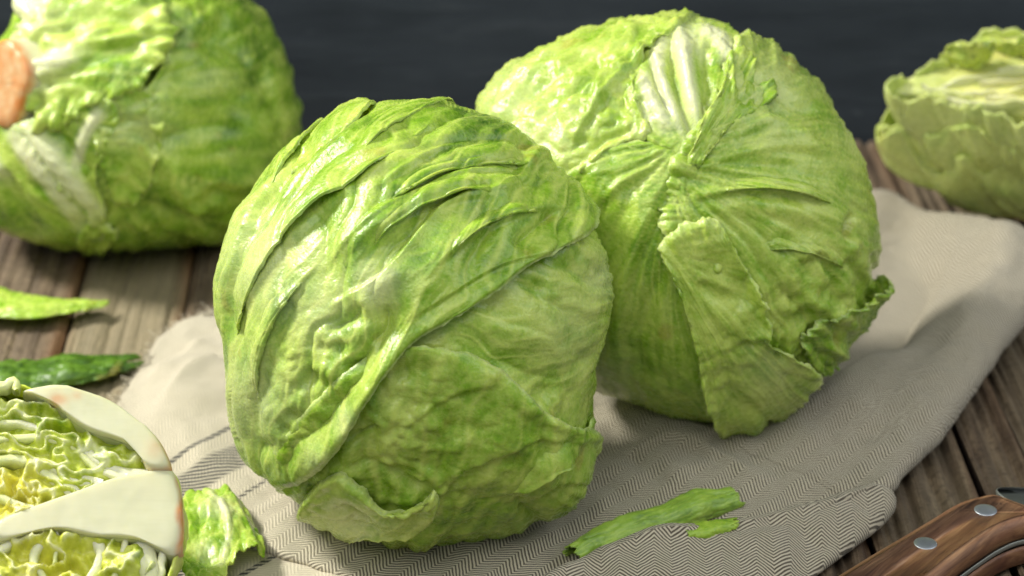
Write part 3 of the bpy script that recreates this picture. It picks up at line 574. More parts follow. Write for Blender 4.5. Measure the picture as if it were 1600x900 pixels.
# ---- right head
sil_r = [(748, 178), (775, 145), (810, 120), (860, 95), (905, 76), (955, 56), (1000, 42), (1045, 36), (1100, 42), (1158, 58), (1205, 84), (1248, 122), (1286, 172), (1320, 224), (1340, 275), (1352, 330), (1362, 380), (1362, 425), (1340, 480), (1300, 540), (1250, 585), (1190, 625), (1130, 645),
         (1060, 640), (1000, 622), (930, 600), (880, 550), (850, 480), (820, 400), (780, 300), (750, 230)]
HR = Head((1060, 340), sil_r, 0.86, 0.006, low=6)
right = empty('lettuce_head', HR.base)
tag(right, 'whole iceberg lettuce resting behind and to the right with white ribs showing on top', 'lettuce', 'whole lettuce heads')
body(HR, right, seed=15)
leaf(HR, right, 'leaf', [(880, 300), (960, 240), (1050, 240), (1085, 300), (1080, 400), (1105, 490), (1140, 580), (1165, 650), (1110, 668), (1040, 655), (980, 630), (920, 612), (860, 560), (820, 440), (830, 340)], (980, 440), 6, (1075, 225), 0.15, 111,
     creases=[('s', [(1020, 262), (960, 310), (910, 380), (880, 460)], 40, 9), ('s', [(1050, 280), (1010, 360), (985, 450), (975, 540)], 40, 7), ('r', [(1030, 300), (990, 400), (980, 520)], 20, 5), ('v', [(1040, 400), (1010, 520), (1020, 600)], 12, 5)], big=(5, 5, 230), mid=(2.4, 14, 150), vein=1.4, vk=36, blister=(1.6, 24), tone=.50, tvar=.25, pale_pts=[(930, 600, 55, .75), (900, 560, 50, .4)], lip=4, drop=5, step=3.2)
WIDE = dict(base=(1035, 268), curv=-0.12, seed=121,
     creases=[('v', [(1190, 150), (1215, 170), (1250, 186)], 8, 9), ('v', [(1180, 175), (1230, 195)], 7, 6), ('s', [(1300, 322), (1220, 300), (1140, 300), (1075, 312)], 26, 9), ('s', [(1290, 250), (1220, 235), (1140, 250), (1080, 275)], 26, 6), ('r', [(1090, 325), (1180, 322), (1280, 335), (1330, 390)], 14, 6), ('v', [(1310, 325), (1298, 350), (1312, 372)], 5, 9),
              ('v', [(1150, 260), (1230, 262)], 6, 4), ('r', [(1080, 250), (1150, 200), (1230, 220), (1300, 290)], 16, 5), ('v', [(1255, 380), (1290, 430), (1280, 480)], 8, 8), ('v', [(1300, 390), (1335, 430), (1330, 480)], 8, 9), ('r', [(1240, 450), (1290, 470), (1330, 500)], 12, 8), ('v', [(1200, 430), (1250, 480), (1260, 530)], 9, 6), ('v', [(1345, 380), (1360, 420), (1345, 465)], 6, 8)],
     dents=[(1250, 400, 12, 8), (1215, 370, 14, 5), (1330, 430, 12, 9), (1290, 500, 12, 8), (1365, 415, 10, 8)], big=(5, 5, 210), mid=(2.6, 14, 120), vein=1.4, vk=36, blister=(3.2, 24), bmask=lambda X, Y: sst(330, 460, Y)*sst(1150, 1260, X)+.12, tone=.60, tvar=.26, frill=(11, 13), jag=5, lip=4, drop=5, step=3.2, pale_pts=[(1180, 150, 60, .2), (1330, 200, 40, .25)])
leaf(HR, right, 'leaf', [(1060, 238), (1088, 190), (1118, 122), (1152, 60), (1198, 48), (1254, 84), (1320, 150), (1372, 240), (1400, 340), (1402, 430), (1372, 500), (1340, 540), (1290, 548), (1240, 560), (1188, 516), (1135, 440), (1070, 385), (1030, 340), (1040, 280)], (1210, 330), 11, **WIDE)
for pts, w in (([(1310, 326), (1220, 302), (1140, 300), (1078, 312)], 44), ([(1330, 420), (1270, 392), (1210, 380), (1150, 388)], 44)):
    fold_sheet(HR, right, pts, w, 11, WIDE, rise=5.0)
leaf(HR, right, 'leaf', [(716, 200), (745, 140), (800, 100), (880, 68), (960, 38), (1030, 12), (1085, 22), (1050, 66), (1012, 100), (992, 150), (1004, 196), (1020, 225), (965, 246), (915, 290), (872, 330), (810, 290), (740, 240)], (890, 170), 11, (1120, 0), 0.1, 131,
     creases=[('v', [(930, 105), (936, 130), (915, 158), (880, 185)], 7, 12), ('s', [(860, 210), (920, 165), (970, 120), (1015, 80)], 22, 8), ('v', [(1005, 105), (985, 150), (985, 200)], 8, 9), ('v', [(1000, 215), (950, 235), (900, 285)], 7, 9), ('r', [(780, 140), (860, 120), (940, 80), (1010, 40)], 22, 6), ('s', [(985, 120), (940, 185), (895, 255)], 26, 8), ('s', [(920, 80), (860, 120), (810, 180), (790, 240)], 34, 8), ('v', [(870, 130), (830, 180), (800, 230)], 10, 5)],
     big=(6, 5, 160), mid=(4, 13, 90), blister=(4.2, 21), tone=.66, tvar=.30, jag=3, lip=5, drop=6, frill=(5, 9), bmask=lambda X, Y: np.ones_like(X)*.8, pale_pts=[(800, 170, 60, .25), (860, 230, 50, .25), (1000, 240, 22, .3)], step=3.0)
leaf(HR, right, 'leaf', [(990, 86), (1020, 52), (1062, 30), (1122, 38), (1156, 84), (1166, 130), (1152, 178), (1122, 215), (1084, 266), (1042, 250), (1000, 226), (976, 182), (978, 126)], (1065, 140), 9, (1085, 270), 0.0, 141,
     creases=[('w', [(1050, 50), (1058, 100), (1072, 160), (1088, 215)], 13, 12), ('w', [(1030, 70), (1022, 120), (1040, 170), (1072, 230)], 11, 9), ('w', [(1005, 130), (1015, 170), (1045, 220)], 11, 8), ('w', [(1080, 60), (1110, 80), (1128, 120)], 12, 8), ('v', [(1040, 80), (1044, 130), (1062, 190), (1080, 235)], 6, 13), ('v', [(1012, 110), (1022, 150), (1050, 205)], 6, 10), ('v', [(1085, 95), (1092, 150), (1098, 200)], 8, 12)],
     big=(3, 4, 90), mid=(2, 10, 70), blister=(3.0, 16), tone=.6, tvar=.3, lip=0, drop=12, step=2.4, pale_pts=[(1062, 80, 30, .6), (1020, 190, 25, .5)])
leaf(HR, right, 'leaf', [(1072, 262), (1082, 228), (1094, 196), (1110, 165), (1122, 120), (1136, 96), (1160, 110), (1164, 150), (1186, 140), (1192, 170), (1160, 190), (1128, 215), (1100, 245), (1086, 275)], (1128, 172), 19, (1060, 290), 0.0, 145,
     creases=[('r', [(1078, 255), (1096, 205), (1120, 150)], 9, 8), ('v', [(1130, 110), (1140, 150), (1150, 185)], 6, 9), ('v', [(1160, 130), (1170, 160), (1165, 185)], 6, 10), ('r', [(1125, 105), (1130, 150), (1125, 190)], 5, 7)], big=(3, 4, 70), mid=(2, 9, 50), blister=(2.5, 16), tone=.52, tvar=.35, lip=3, drop=7, frill=(6, 8), jag=4, step=2.2)
leaf(HR, right, 'leaf', [(1038, 372), (1062, 352), (1095, 338), (1120, 350), (1146, 395), (1172, 440), (1186, 475), (1178, 500), (1215, 520), (1258, 548), (1262, 566), (1236, 588), (1252, 606), (1240, 625), (1226, 668), (1190, 676), (1146, 672), (1118, 630), (1100, 570), (1086, 510), (1066, 440), (1046, 410)], (1130, 510), 27, (1045, 380), 0.0, 151, layer_fn=lambda X, Y: 12*sst(540, 660, Y)+8*sst(1150, 1250, X),
     creases=[('r', [(1170, 425), (1184, 465), (1176, 492), (1140, 505)], 9, 9), ('v', [(1090, 425), (1120, 445), (1155, 448)], 9, 10), ('v', [(1100, 400), (1140, 425), (1160, 460)], 11, 7), ('v', [(1150, 500), (1172, 515)], 5, 6), ('v', [(1195, 515), (1210, 528)], 4, 5),
              ('r', [(1170, 600), (1175, 640), (1165, 670)], 12, 6), ('v', [(1195, 610), (1200, 640), (1195, 668)], 8, 6), ('v', [(1130, 540), (1150, 590), (1180, 600)], 12, 6)], dents=[(1110, 400, 18, 8), (1150, 430, 14, 7), (1145, 590, 14, 6), (1215, 550, 9, 5)],
     big=(3, 4, 110), mid=(2.2, 11, 80), blister=(3.2, 24), tone=.66, tvar=.3, jag=4, lip=4, drop=6, frill=(6, 8), step=2.4, pale_pts=[(1190, 540, 40, .2)])
leaf(HR, right, 'leaf', [(1240, 500), (1290, 470), (1330, 455), (1376, 420), (1388, 446), (1366, 478), (1342, 500), (1336, 540), (1344, 572), (1318, 570), (1292, 548), (1262, 552)], (1305, 505), 18, (1200, 440), 0, 161, layer_fn=lambda X, Y: 16*sst(1290, 1370, X)+10*sst(520, 575, Y), creases=[('v', [(1350, 440), (1330, 480), (1310, 530)], 8, 9), ('v', [(1300, 480), (1290, 520)], 8, 8), ('r', [(1270, 510), (1310, 535), (1335, 565)], 9, 8)], big=(4, 4, 80), mid=(3, 9, 60), blister=(3.5, 17), tone=.48, tvar=.4, jag=5, lip=3, drop=6, frill=(8, 10), step=2.4)
leaf(HR, right, 'leaf', [(1340, 225), (1362, 240), (1368, 268), (1360, 300), (1344, 280)], (1352, 262), 12, (1330, 260), 0, 165, big=(1, 4, 60), mid=(1, 9, 50), blister=(2, 14), tone=.42, jag=3, lip=2, drop=3, step=2.4)

# ---- left head in the background, lying with its cut stem to the left
sil_l = [(452, 205), (446, 265), (425, 312), (390, 350), (340, 371), (270, 374), (200, 372), (140, 366), (80, 360), (20, 345), (-30, 300), (-45, 230), (-30, 140), (-5, 60), (40, -10), (100, -55), (180, -82), (260, -75), (330, -40), (385, 15), (425, 80), (446, 140)]
HL = Head((215, 160), sil_l, 0.92, 0.0, low=6)
left = empty('lettuce_head', HL.base)
tag(left, 'blurred whole lettuce at the back left lying on its side with orange brown cut stem', 'lettuce', 'whole lettuce heads')
body(HL, left, seed=25)
leaf(HL, left, 'leaf', [(120, 330), (130, 240), (200, 170), (260, 90), (250, -20), (330, -70), (430, 20), (480, 140), (480, 260), (430, 340), (330, 395), (220, 395), (150, 380)], (310, 190), 9, (20, 120), 0.12, 211, creases=[('v', [(210, 230), (290, 200), (370, 210)], 14, 8), ('r', [(190, 280), (300, 270), (400, 290)], 22, 6), ('v', [(200, 300), (300, 330), (380, 320)], 12, 6), ('s', [(320, 380), (270, 300), (230, 200), (250, 100)], 60, 9), ('v', [(300, 60), (370, 110), (420, 190)], 14, 7)],
     big=(8, 6, 230), mid=(3, 12, 140), blister=(4, 30), tone=.36, tvar=.3, frill=(4, 7), step=5, pale_pts=[(220, 190, 40, .25)])
leaf(HL, left, 'leaf', [(60, 60), (70, -10), (140, -70), (250, -60), (265, 10), (275, 80), (240, 120), (195, 150), (150, 160), (110, 190), (70, 170)], (160, 50), 17, (15, 110), 0, 221, creases=[('w', [(70, 110), (100, 100), (140, 85)], 16, 8), ('v', [(110, 60), (170, 40), (230, 60)], 10, 12), ('v', [(130, 110), (180, 90), (230, 90)], 10, 11), ('v', [(120, 10), (170, -10), (220, 0)], 10, 11), ('w', [(60, 40), (90, 10), (130, -30)], 18, 8)], big=(9, 6, 90), mid=(6, 14, 60), blister=(7, 26), tone=.56, tvar=.45, frill=(16, 10), jag=9, lip=6, drop=6, step=4, pale_pts=[(60, 20, 45, .8), (80, 110, 30, .5)])
leaf(HL, left, 'leaf', [(48, 190), (80, 170), (130, 165), (175, 150), (190, 175), (170, 215), (150, 260), (165, 310), (150, 330), (110, 280), (75, 240)], (120, 215), 15, (25, 150), 0, 231, creases=[('w', [(55, 172), (85, 215), (118, 262), (160, 318)], 13, 12), ('w', [(120, 260), (140, 200), (170, 165)], 9, 6), ('v', [(90, 180), (120, 220), (140, 260)], 9, 9)], big=(2, 5, 90), mid=(1.5, 12, 60), blister=(1.2, 26), tone=.5, tvar=.35, frill=(5, 8), jag=4, step=3)
leaf(HL, left, 'leaf', [(-60, 200), (10, 175), (62, 178), (108, 250), (152, 318), (150, 350), (104, 378), (40, 370), (-20, 350), (-70, 290)], (40, 290), 13, (20, 150), 0, 241, creases=[('w', [(36, 178), (64, 220), (94, 268), (136, 338)], 13, 12), ('v', [(20, 240), (40, 300), (60, 350)], 12, 12), ('w', [(0, 200), (10, 230), (20, 260)], 10, 6)], big=(4, 6, 90), mid=(2.5, 13, 60), blister=(3, 26), tone=.42, tvar=.45, frill=(8, 9), jag=6, step=4)
leaf(HL, left, 'leaf', [(122, 330), (150, 318), (172, 330), (168, 352), (150, 372), (132, 384), (120, 362)], (146, 350), 20, (120, 300), 0, 251, big=(3, 5, 60), mid=(3, 10, 50), blister=(5, 16), tone=.55, frill=(8, 6), jag=5, step=3)
leaf(HL, left, 'leaf', [(150, 170), (200, 140), (240, 150), (250, 190), (235, 240), (215, 290), (180, 300), (160, 250)], (200, 215), 13, (40, 150), 0, 255, creases=[('v', [(180, 180), (220, 200), (235, 235)], 10, 8)], big=(4, 5, 90), mid=(4, 12, 60), blister=(5, 22), tone=.55, tvar=.4, frill=(7, 8), jag=6, step=4, pale_pts=[(190, 190, 30, .35)])
def stem(head, root):
    # a short cut stem: the outline of a rough disc with rounded rim, set in the head's left flank
    c = head.map(*head.angles(np.array(40.), np.array(124.)), np.array(28.))
    n = (-0.74*head.u+0.03*head.v+0.67*head.w); n /= np.linalg.norm(n); a = np.cross(n, [0, 0, 1.]); a /= np.linalg.norm(a); b = np.cross(a, n)
    na, rows = 64, [(-.028, 1.45), (-.014, 1.14), (-.006, 1.03), (-.001, 1.0), (.0004, .95), (.0006, .7), (.0002, .45), (.0008, .2), (.0006, .02)]
    an = np.linspace(0, 2*math.pi, na, endpoint=False); V, br = [], []
    for d, s in rows:
        rr = 0.0182*s*(1+.05*np.sin(3*an+1)+.04*np.sin(5*an))
        V.append(c+np.cos(an)[:, None]*rr[:, None]*a+np.sin(an)[:, None]*rr[:, None]*b*1.08+n*d+n*(.0006*fbm(np.cos(an)*s*6, np.sin(an)*s*6, seed=4))[:, None])
        br.append(np.full(na, 0.05 if d < -.004 else (1.0 if s > .9 else 0.8)))
    return mesh_np('cut_stem', np.vstack(V), grid_quads(len(rows), na, True), None, CORE, root, {'brown': np.concatenate(br)}, origin=head.base)
stem(HL, left)

# ---- ribbons: cut leaf edges standing in a cut face
def ribbon(root, origin, line, w0, w1, plane, depth, seed, name='leaf_layer', mat=None, tone=(.7, .5), pale=(.9, .0), yel=(0, 0), wav=0.0, freq=6, n=None, rise=0.0, lean=(0, 0)):
    p0, nn = plane; n = n or max(14, 4*len(line))
    L = resample(catmull(line, 160, False), n, False); t = np.linspace(0, 1, n)
    d = np.gradient(L, axis=0); d /= np.linalg.norm(d, axis=1)[:, None]+1e-9; nr = np.stack([-d[:, 1], d[:, 0]], 1)
    off = wav*perlin(t*freq+seed*3.3, t*0+seed, seed=seed)*2*np.minimum(1, t*4); L = L+nr*off[:, None]
    w = (w0+(w1-w0)*t)*(1+.18*perlin(t*5, t*0+seed*.7, seed=seed+2)); w[-1] *= .5; w[0] *= .8
    prof = [(-.5, -depth), (-.52, -depth*.3), (-.44, -.0004), (-.2, .0001), (.2, .0001), (.44, -.0004), (.52, -depth*.3), (.5, -depth)]
    zr = rise*perlin(t*4, t*0+seed*1.3, seed=seed+5)
    V = []
    for s, z in prof:
        sh = -z/depth if depth else 0
        Q = L+nr*(w*s)[:, None]+np.array(lean)*max(0, sh); P = on_plane(Q[:, 0], Q[:, 1], p0, nn)+nn*(z+zr)[:, None]; V.append(P)
    V = np.stack(V, 1); m = len(prof); one = np.ones(m)
    at = lambda ab: (ab[0]+(ab[1]-ab[0])*t)[:, None]*one
    tn = np.clip(at(tone)+.15*perlin(t*9, t*0, seed=seed)[:, None], 0, 1)
    caps = [(0, 1, 2, 3), (0, 3, 4, 7), (4, 5, 6, 7)]; e = (n-1)*m
    q = np.vstack([grid_quads(n, m), np.array(caps), np.array(caps)[:, ::-1]+e])
    return mesh_np(name, V.reshape(-1, 3), q, None, mat or HEART, root, {'tone': tn.ravel(), 'vein': (0*tn).ravel(), 'pale': np.clip(at(pale), 0, 1).ravel(), 'yel': np.clip(at(yel), 0, 1).ravel()}, origin=origin)
def slab_part(root, origin, name, poly, plane, depth, mat, attr_fn, n=90, bulge=.0012, nr=12, relief=None):
    p0, nn = plane; O = resample(catmull(poly, 500), n); c = O.mean(0)
    r, f, q = disc_grid(max(n//4, 12)); E = rim_at(O, f); Q = c+(E-c)*r[:, None]; Q = np.stack([relax(Q[:, 0]), relax(Q[:, 1])], 1)
    h = bulge*(1-r**24)+(.00025*fbm(Q[:, 0]/45, Q[:, 1]/45, seed=8, o=2) if relief is None else relief(Q[:, 0], Q[:, 1], r))
    V = [on_plane(Q[:, 0], Q[:, 1], p0, nn)+nn*h[:, None]]; A = [attr_fn(Q[:, 0], Q[:, 1], r)]
    o = len(r); quads = [q]
    k0 = len(O)
    for j, (k, dz) in enumerate(((1.0, 0.02), (1.012, .25), (1.018, .6), (1.0, 1.0))):
        Q = c+(O-c)*k; V.append(on_plane(Q[:, 0], Q[:, 1], p0, nn)-nn*depth*dz); A.append(attr_fn(Q[:, 0], Q[:, 1], np.ones(len(O))))
    quads.append(grid_quads(4, k0, True, o))
    at = {k: np.concatenate([a[k] for a in A]) for k in A[0]}
    return mesh_np(name, np.vstack(V), np.vstack(quads), None, mat, root, at, origin=origin)

# ---- the halved lettuce at the front left, cut face towards the viewer
n_h = np.array([0.10, -0.62, 0.78]); n_h /= np.linalg.norm(n_h)
p_h = on_z(np.array(140.), np.array(770.), 0.058); PL = (p_h, n_h)
half = empty('halved_lettuce', np.array([p_h[0], p_h[1], 0.0])); OH = np.array([p_h[0], p_h[1], 0.0])
tag(half, 'halved lettuce at the front left showing its cut white core and yellow heart', 'lettuce', 'cut lettuce halves')
def half_shell(root, origin, rim, plane, name, depth, zmin, mat, seed, tone=.5, amp=3.0, nrow=40, na=200, pale=0.0, rimj=0.0, lower=0.0, grow=1.0, shift=(0, 0, 0), pw=.72):
    """rounded outer leaves below a cut rim (rim traced on the cut plane)"""
    p0, nn = plane; O = resample(catmull(rim, 600), na); E = on_plane(O[:, 0], O[:, 1], p0, nn); c = E.mean(0)
    t = np.linspace(0, 1, nrow); V = []
    an = np.linspace(0, 2*math.pi, na, endpoint=False)
    E = c+(E-c)*grow; up = np.clip(rimj*(perlin(np.cos(an)*4, np.sin(an)*4, seed=seed+8)+.4*fbm(np.cos(an)*14, np.sin(an)*14, seed=seed+9))-lower*(1+1.6*perlin(np.cos(an)*2.2, np.sin(an)*2.2, seed=seed+11)), -.06, .01)
    for k in t:
        a = k*math.pi/2
        P = c+np.array(shift)*math.sin(a)**1.5+(E-c)*math.cos(a)**pw*(1+0.06*math.sin(2*a))-nn*depth*math.sin(a)+nn*(up*math.cos(a)**2)[:, None]
        ds = (.001*amp)*(np.abs(perlin(np.cos(an)*5, np.sin(an)*5, np.full(na, k*3), seed))*1.6+.4*perlin(np.cos(an)*14, np.sin(an)*14, np.full(na, k*9), seed+1)-.5)
        nv = (E-c)/np.linalg.norm(E-c, axis=1)[:, None]*math.cos(a)-nn*math.sin(a); P = P+nv*ds[:, None]
        P[:, 2] = np.maximum(P[:, 2], zmin+.0005); V.append(P)
    V = np.vstack(V); tn = np.clip(tone+.4*fbm(V[:, 0]*60, V[:, 1]*60, V[:, 2]*60, seed), 0, 1); vn = np.clip(1-np.abs(perlin(V[:, 0]*140, V[:, 1]*140, V[:, 2]*140, seed+4))*6, 0, 1)
    return mesh_np(name, V, grid_quads(nrow, na, True)[:, ::-1], None, mat, root, {'tone': tn, 'vein': vn, 'pale': np.full(len(V), pale), 'yel': 0*tn}, origin=origin, solid=.0008)
rim_h = [(268, 735), (282, 770), (286, 812), (280, 862), (240, 930), (140, 985), (0, 1010), (-140, 960), (-210, 860), (-200, 740), (-120, 640), (-40, 600), (40, 607), (110, 612), (170, 632), (225, 672), (252, 700)]
half_shell(half, OH, rim_h, PL, 'outer_leaf', .052, 0.0, HEART, 301, tone=.55, amp=2.0)
inner = [((x-40)*.93+40, (y-800)*.93+800) for x, y in rim_h]
def layers(X, Y):                            # thin cut leaf edges: wavy lines that follow the outline, ridged
    wx = 26*fbm(X/46, Y/46, seed=61, o=2); wy = 10*fbm(X/24, Y/24, seed=62, o=2)
    d = np.hypot((X-60)*.75, (Y-800)*1.15)+wx+wy
    return 1-np.abs(perlin(d/30, np.arctan2(Y-800, X-60)*1.6, seed=63))*3.0
def in_relief(X, Y, r): return .0046*np.clip(layers(X, Y), -1, 1)+.003*fbm(X/30, Y/30, seed=64)-.004*sst(.92, 1, r)
def in_attr(X, Y, r):
    l = layers(X, Y); y = np.clip(1.2*np.exp(-(((X-5)/75)**2+((Y-785)/62)**2))+.6*np.exp(-(((X-60)/70)**2+((Y-900)/55)**2))+.3*np.exp(-(((X-150)/60)**2+((Y-880)/40)**2)), 0, .9)
    return {'tone': np.clip(.42+.45*fbm(X/24, Y/24, seed=6), 0, 1), 'vein': np.clip(1-np.abs(perlin(X/10, Y/14, seed=12))*6, 0, 1)*.5, 'pale': np.clip(.5*sst(.66, .97, l), 0, 1), 'yel': y}
slab_part(half, OH, 'inner_leaves', inner, (p_h-n_h*.0042, n_h), .014, HEART, in_attr, bulge=.002, n=720, relief=in_relief)
core_poly = [(60, 789), (100, 775), (150, 757), (199, 742), (240, 735), (266, 733), (281, 765), (286, 811), (284, 854), (270, 868), (250, 860), (227, 848), (199, 842), (142, 838), (89, 828), (40, 836), (0, 846), (-25, 832), (10, 808)]
slab_part(half, OH, 'core', core_poly, (p_h+n_h*.0018, n_h), .014, CORE, lambda X, Y, r: {'brown': np.clip(sst(272, 284, X+3*np.sin(Y/9)), 0, 1)*.95}, n=480, bulge=.0022)
outer_rib = [(36, 612), (60, 606), (90, 603), (142, 616), (180, 632), (222, 664), (250, 690), (268, 728), (262, 738), (232, 735), (214, 704), (180, 688), (142, 676), (112, 658), (86, 636), (58, 622)]
slab_part(half, OH, 'outer_rib', outer_rib, (p_h+n_h*.0022, n_h), .016, CORE, lambda X, Y, r: {'brown': np.clip(.75*np.exp(-(((X-92)/14)**2+((Y-630)/9)**2))+.5*np.exp(-(((X-122)/8)**2+((Y-624)/7)**2))+.8*sst(.93, 1, r)*sst(215, 255, X)+.35*np.exp(-(((X-245)/18)**2+((Y-705)/14)**2)), 0, 1)}, n=480, bulge=.0035)
R_ = lambda *a, **k: ribbon(half, OH, *a, **k)
big_ribs = [([(232, 742), (190, 736), (150, 716), (118, 694), (80, 684), (30, 682), (-30, 690)], 13, 8), ([(200, 744), (165, 738), (130, 712), (108, 696)], 11, 6), ([(160, 756), (110, 744), (70, 725), (20, 716), (-40, 722)], 14, 9),
            ([(120, 770), (92, 752), (70, 738), (40, 728)], 15, 10), ([(80, 800), (40, 792), (10, 778), (-30, 770)], 12, 8), ([(222, 846), (226, 870), (234, 900), (230, 940)], 24, 22), ([(150, 838), (158, 862), (150, 885), (135, 915), (120, 950)], 13, 9),
            ([(196, 842), (190, 870), (176, 905), (170, 940)], 8, 6), ([(90, 830), (62, 848), (52, 872), (66, 900), (60, 940)], 12, 8), ([(110, 834), (90, 850), (84, 880)], 7, 5), ([(20, 842), (-10, 870), (0, 900), (10, 940)], 11, 9), ([(255, 862), (250, 890), (246, 930)], 9, 8), ([(60, 668), (20, 660), (-30, 664)], 8, 6), ([(250, 728), (228, 718), (205, 712)], 10, 5)]
for k, (ln, a, b) in enumerate(big_ribs): R_(ln, a*1.5, b*1.3, (p_h+n_h*.0003, n_h), .013, 400+k, tone=(.8, .7), pale=(.85, .25), wav=2.2, rise=.0006)
random.seed(5)
slab_tip = ribbon(half, OH, [(-20, 606), (10, 600), (22, 594), (26, 608)], 16, 12, (p_h+n_h*.004, n_h), .006, 640, name='leaf_tip', tone=(.8, .7), pale=(.5, .3), wav=3)

# ---- the halved lettuce at the back right, cut face up
n_b = np.array([-0.12, -0.44, 0.89]); n_b /= np.linalg.norm(n_b)
p_b = on_plane(np.array(1600.), np.array(150.), np.array([0.26, 1.055, 0.0]), np.array([0, -1., 0])); PB = (p_b, n_b)
OB = np.array([p_b[0], p_b[1]+.02, 0.0]); hb = empty('halved_lettuce', OB)
tag(hb, 'blurred halved lettuce at the back right edge with its cut side up', 'lettuce', 'cut lettuce halves')
rim_b = [(1380, 141), (1400, 125), (1445, 106), (1484, 94), (1510, 66), (1560, 50), (1650, 40), (1740, 44), (1830, 78), (1862, 130), (1820, 170), (1730, 186), (1640, 188), (1560, 178), (1490, 164), (1430, 152), (1392, 148)]
half_shell(hb, OB, rim_b, PB, 'outer_leaf', float((p_b@np.array([0, 0, 1.])))*.98, 0.0, LEAF, 321, tone=.9, amp=3.2, nrow=60, na=320, pale=.3, rimj=.008, shift=(.040, -.020, 0), pw=1.1)
half_shell(hb, OB, rim_b, PB, 'outer_leaf', float(p_b[2])*.985, 0.0, LEAF, 341, tone=.85, amp=3.0, nrow=60, na=320, pale=.2, rimj=.010, lower=.016, grow=1.035, shift=(.040, -.020, 0), pw=1.1)
half_shell(hb, OB, rim_b, PB, 'outer_leaf', float(p_b[2])*.99, 0.0, LEAF, 352, tone=.85, amp=3.5, nrow=60, na=320, pale=.2, rimj=.012, lower=.030, grow=1.06, shift=(.040, -.020, 0), pw=1.1)
inner_b = [((x-1620)*.94+1620, (y-135)*.93+135) for x, y in rim_b]
slab_part(hb, OB, 'inner_leaves', inner_b, (p_b-n_b*.006, n_b), .01, HEART, lambda X, Y, r: {'tone': np.clip(.5+.5*fbm(X/26, Y/10, seed=6), 0, 1), 'vein': 0*X, 'pale': 0*X+.25, 'yel': np.clip(.6+fbm(X/22, Y/8, seed=16), 0, 1)*sst(1440, 1540, X)*.7}, bulge=.003, nr=24, n=140)
for k, (ln, a, b, yl) in enumerate([([(1470, 130), (1530, 118), (1600, 112), (1680, 112)], 5, 4, .2), ([(1500, 146), (1560, 140), (1640, 138)], 5, 4, .6), ([(1480, 150), (1540, 158), (1620, 164)], 5, 4, .2), ([(1530, 128), (1590, 124), (1660, 126)], 5, 4, .8), ([(1440, 128), (1480, 140), (1520, 150)], 4, 3, .1), ([(1540, 150), (1600, 150), (1680, 152)], 5, 4, .8), ([(1560, 108), (1610, 100), (1680, 98)], 4, 3, .2)]):
    ribbon(hb, OB, ln, a, b, PB, .02, 700+k, tone=(.75, .6), pale=(.7, .3), yel=(yl, yl), wav=3, rise=.005)
# leaf tips standing up behind the cut
for k, (pts, c, tn) in enumerate([([(1478, 112), (1486, 72), (1505, 58), (1530, 52), (1552, 62), (1560, 96), (1540, 118), (1500, 122)], (1520, 88), .72), ([(1530, 116), (1540, 70), (1570, 52), (1600, 44), (1640, 52), (1660, 90), (1640, 120), (1580, 124)], (1595, 86), .66)]):
    class _F: pass
    O = resample(catmull(pts, 400), 110); cen = np.array(c); yb = p_b[1]+.012+.012*k
    rs = (np.arange(1, 25)/24.)[:, None]; X = np.r_[[c[0]], (cen[0]+rs*(O[:, 0]-cen[0])).ravel()]; Y = np.r_[[c[1]], (cen[1]+rs*(O[:, 1]-cen[1])).ravel()]
    P = on_plane(X, Y, np.array([0, yb, 0]), np.array([0, -1., 0])); rr = np.r_[[0], np.repeat(rs.ravel(), 110)]
    P[:, 1] += .010*((X-c[0])/45)**2+.004*fbm(X/22, Y/22, seed=60+k)+.006*sst(.6, 1, rr)*perlin(X/12, Y/12, seed=66+k)+.02*((Y-c[1])/60)
    tn_ = np.clip(tn+.4*fbm(X/25, Y/25, seed=70+k), 0, 1)
    mesh_np('leaf', P, grid_quads(24, 110, True, 1), np.stack([np.zeros(110, int), 1+np.arange(110), 1+(np.arange(110)+1) % 110], 1), LEAF, hb, {'tone': tn_, 'vein': np.clip(1-np.abs(perlin(X/14, Y/40, seed=75))*5, 0, 1), 'pale': .15+0*tn_, 'yel': .15+0*tn_}, origin=OB, solid=.0007)

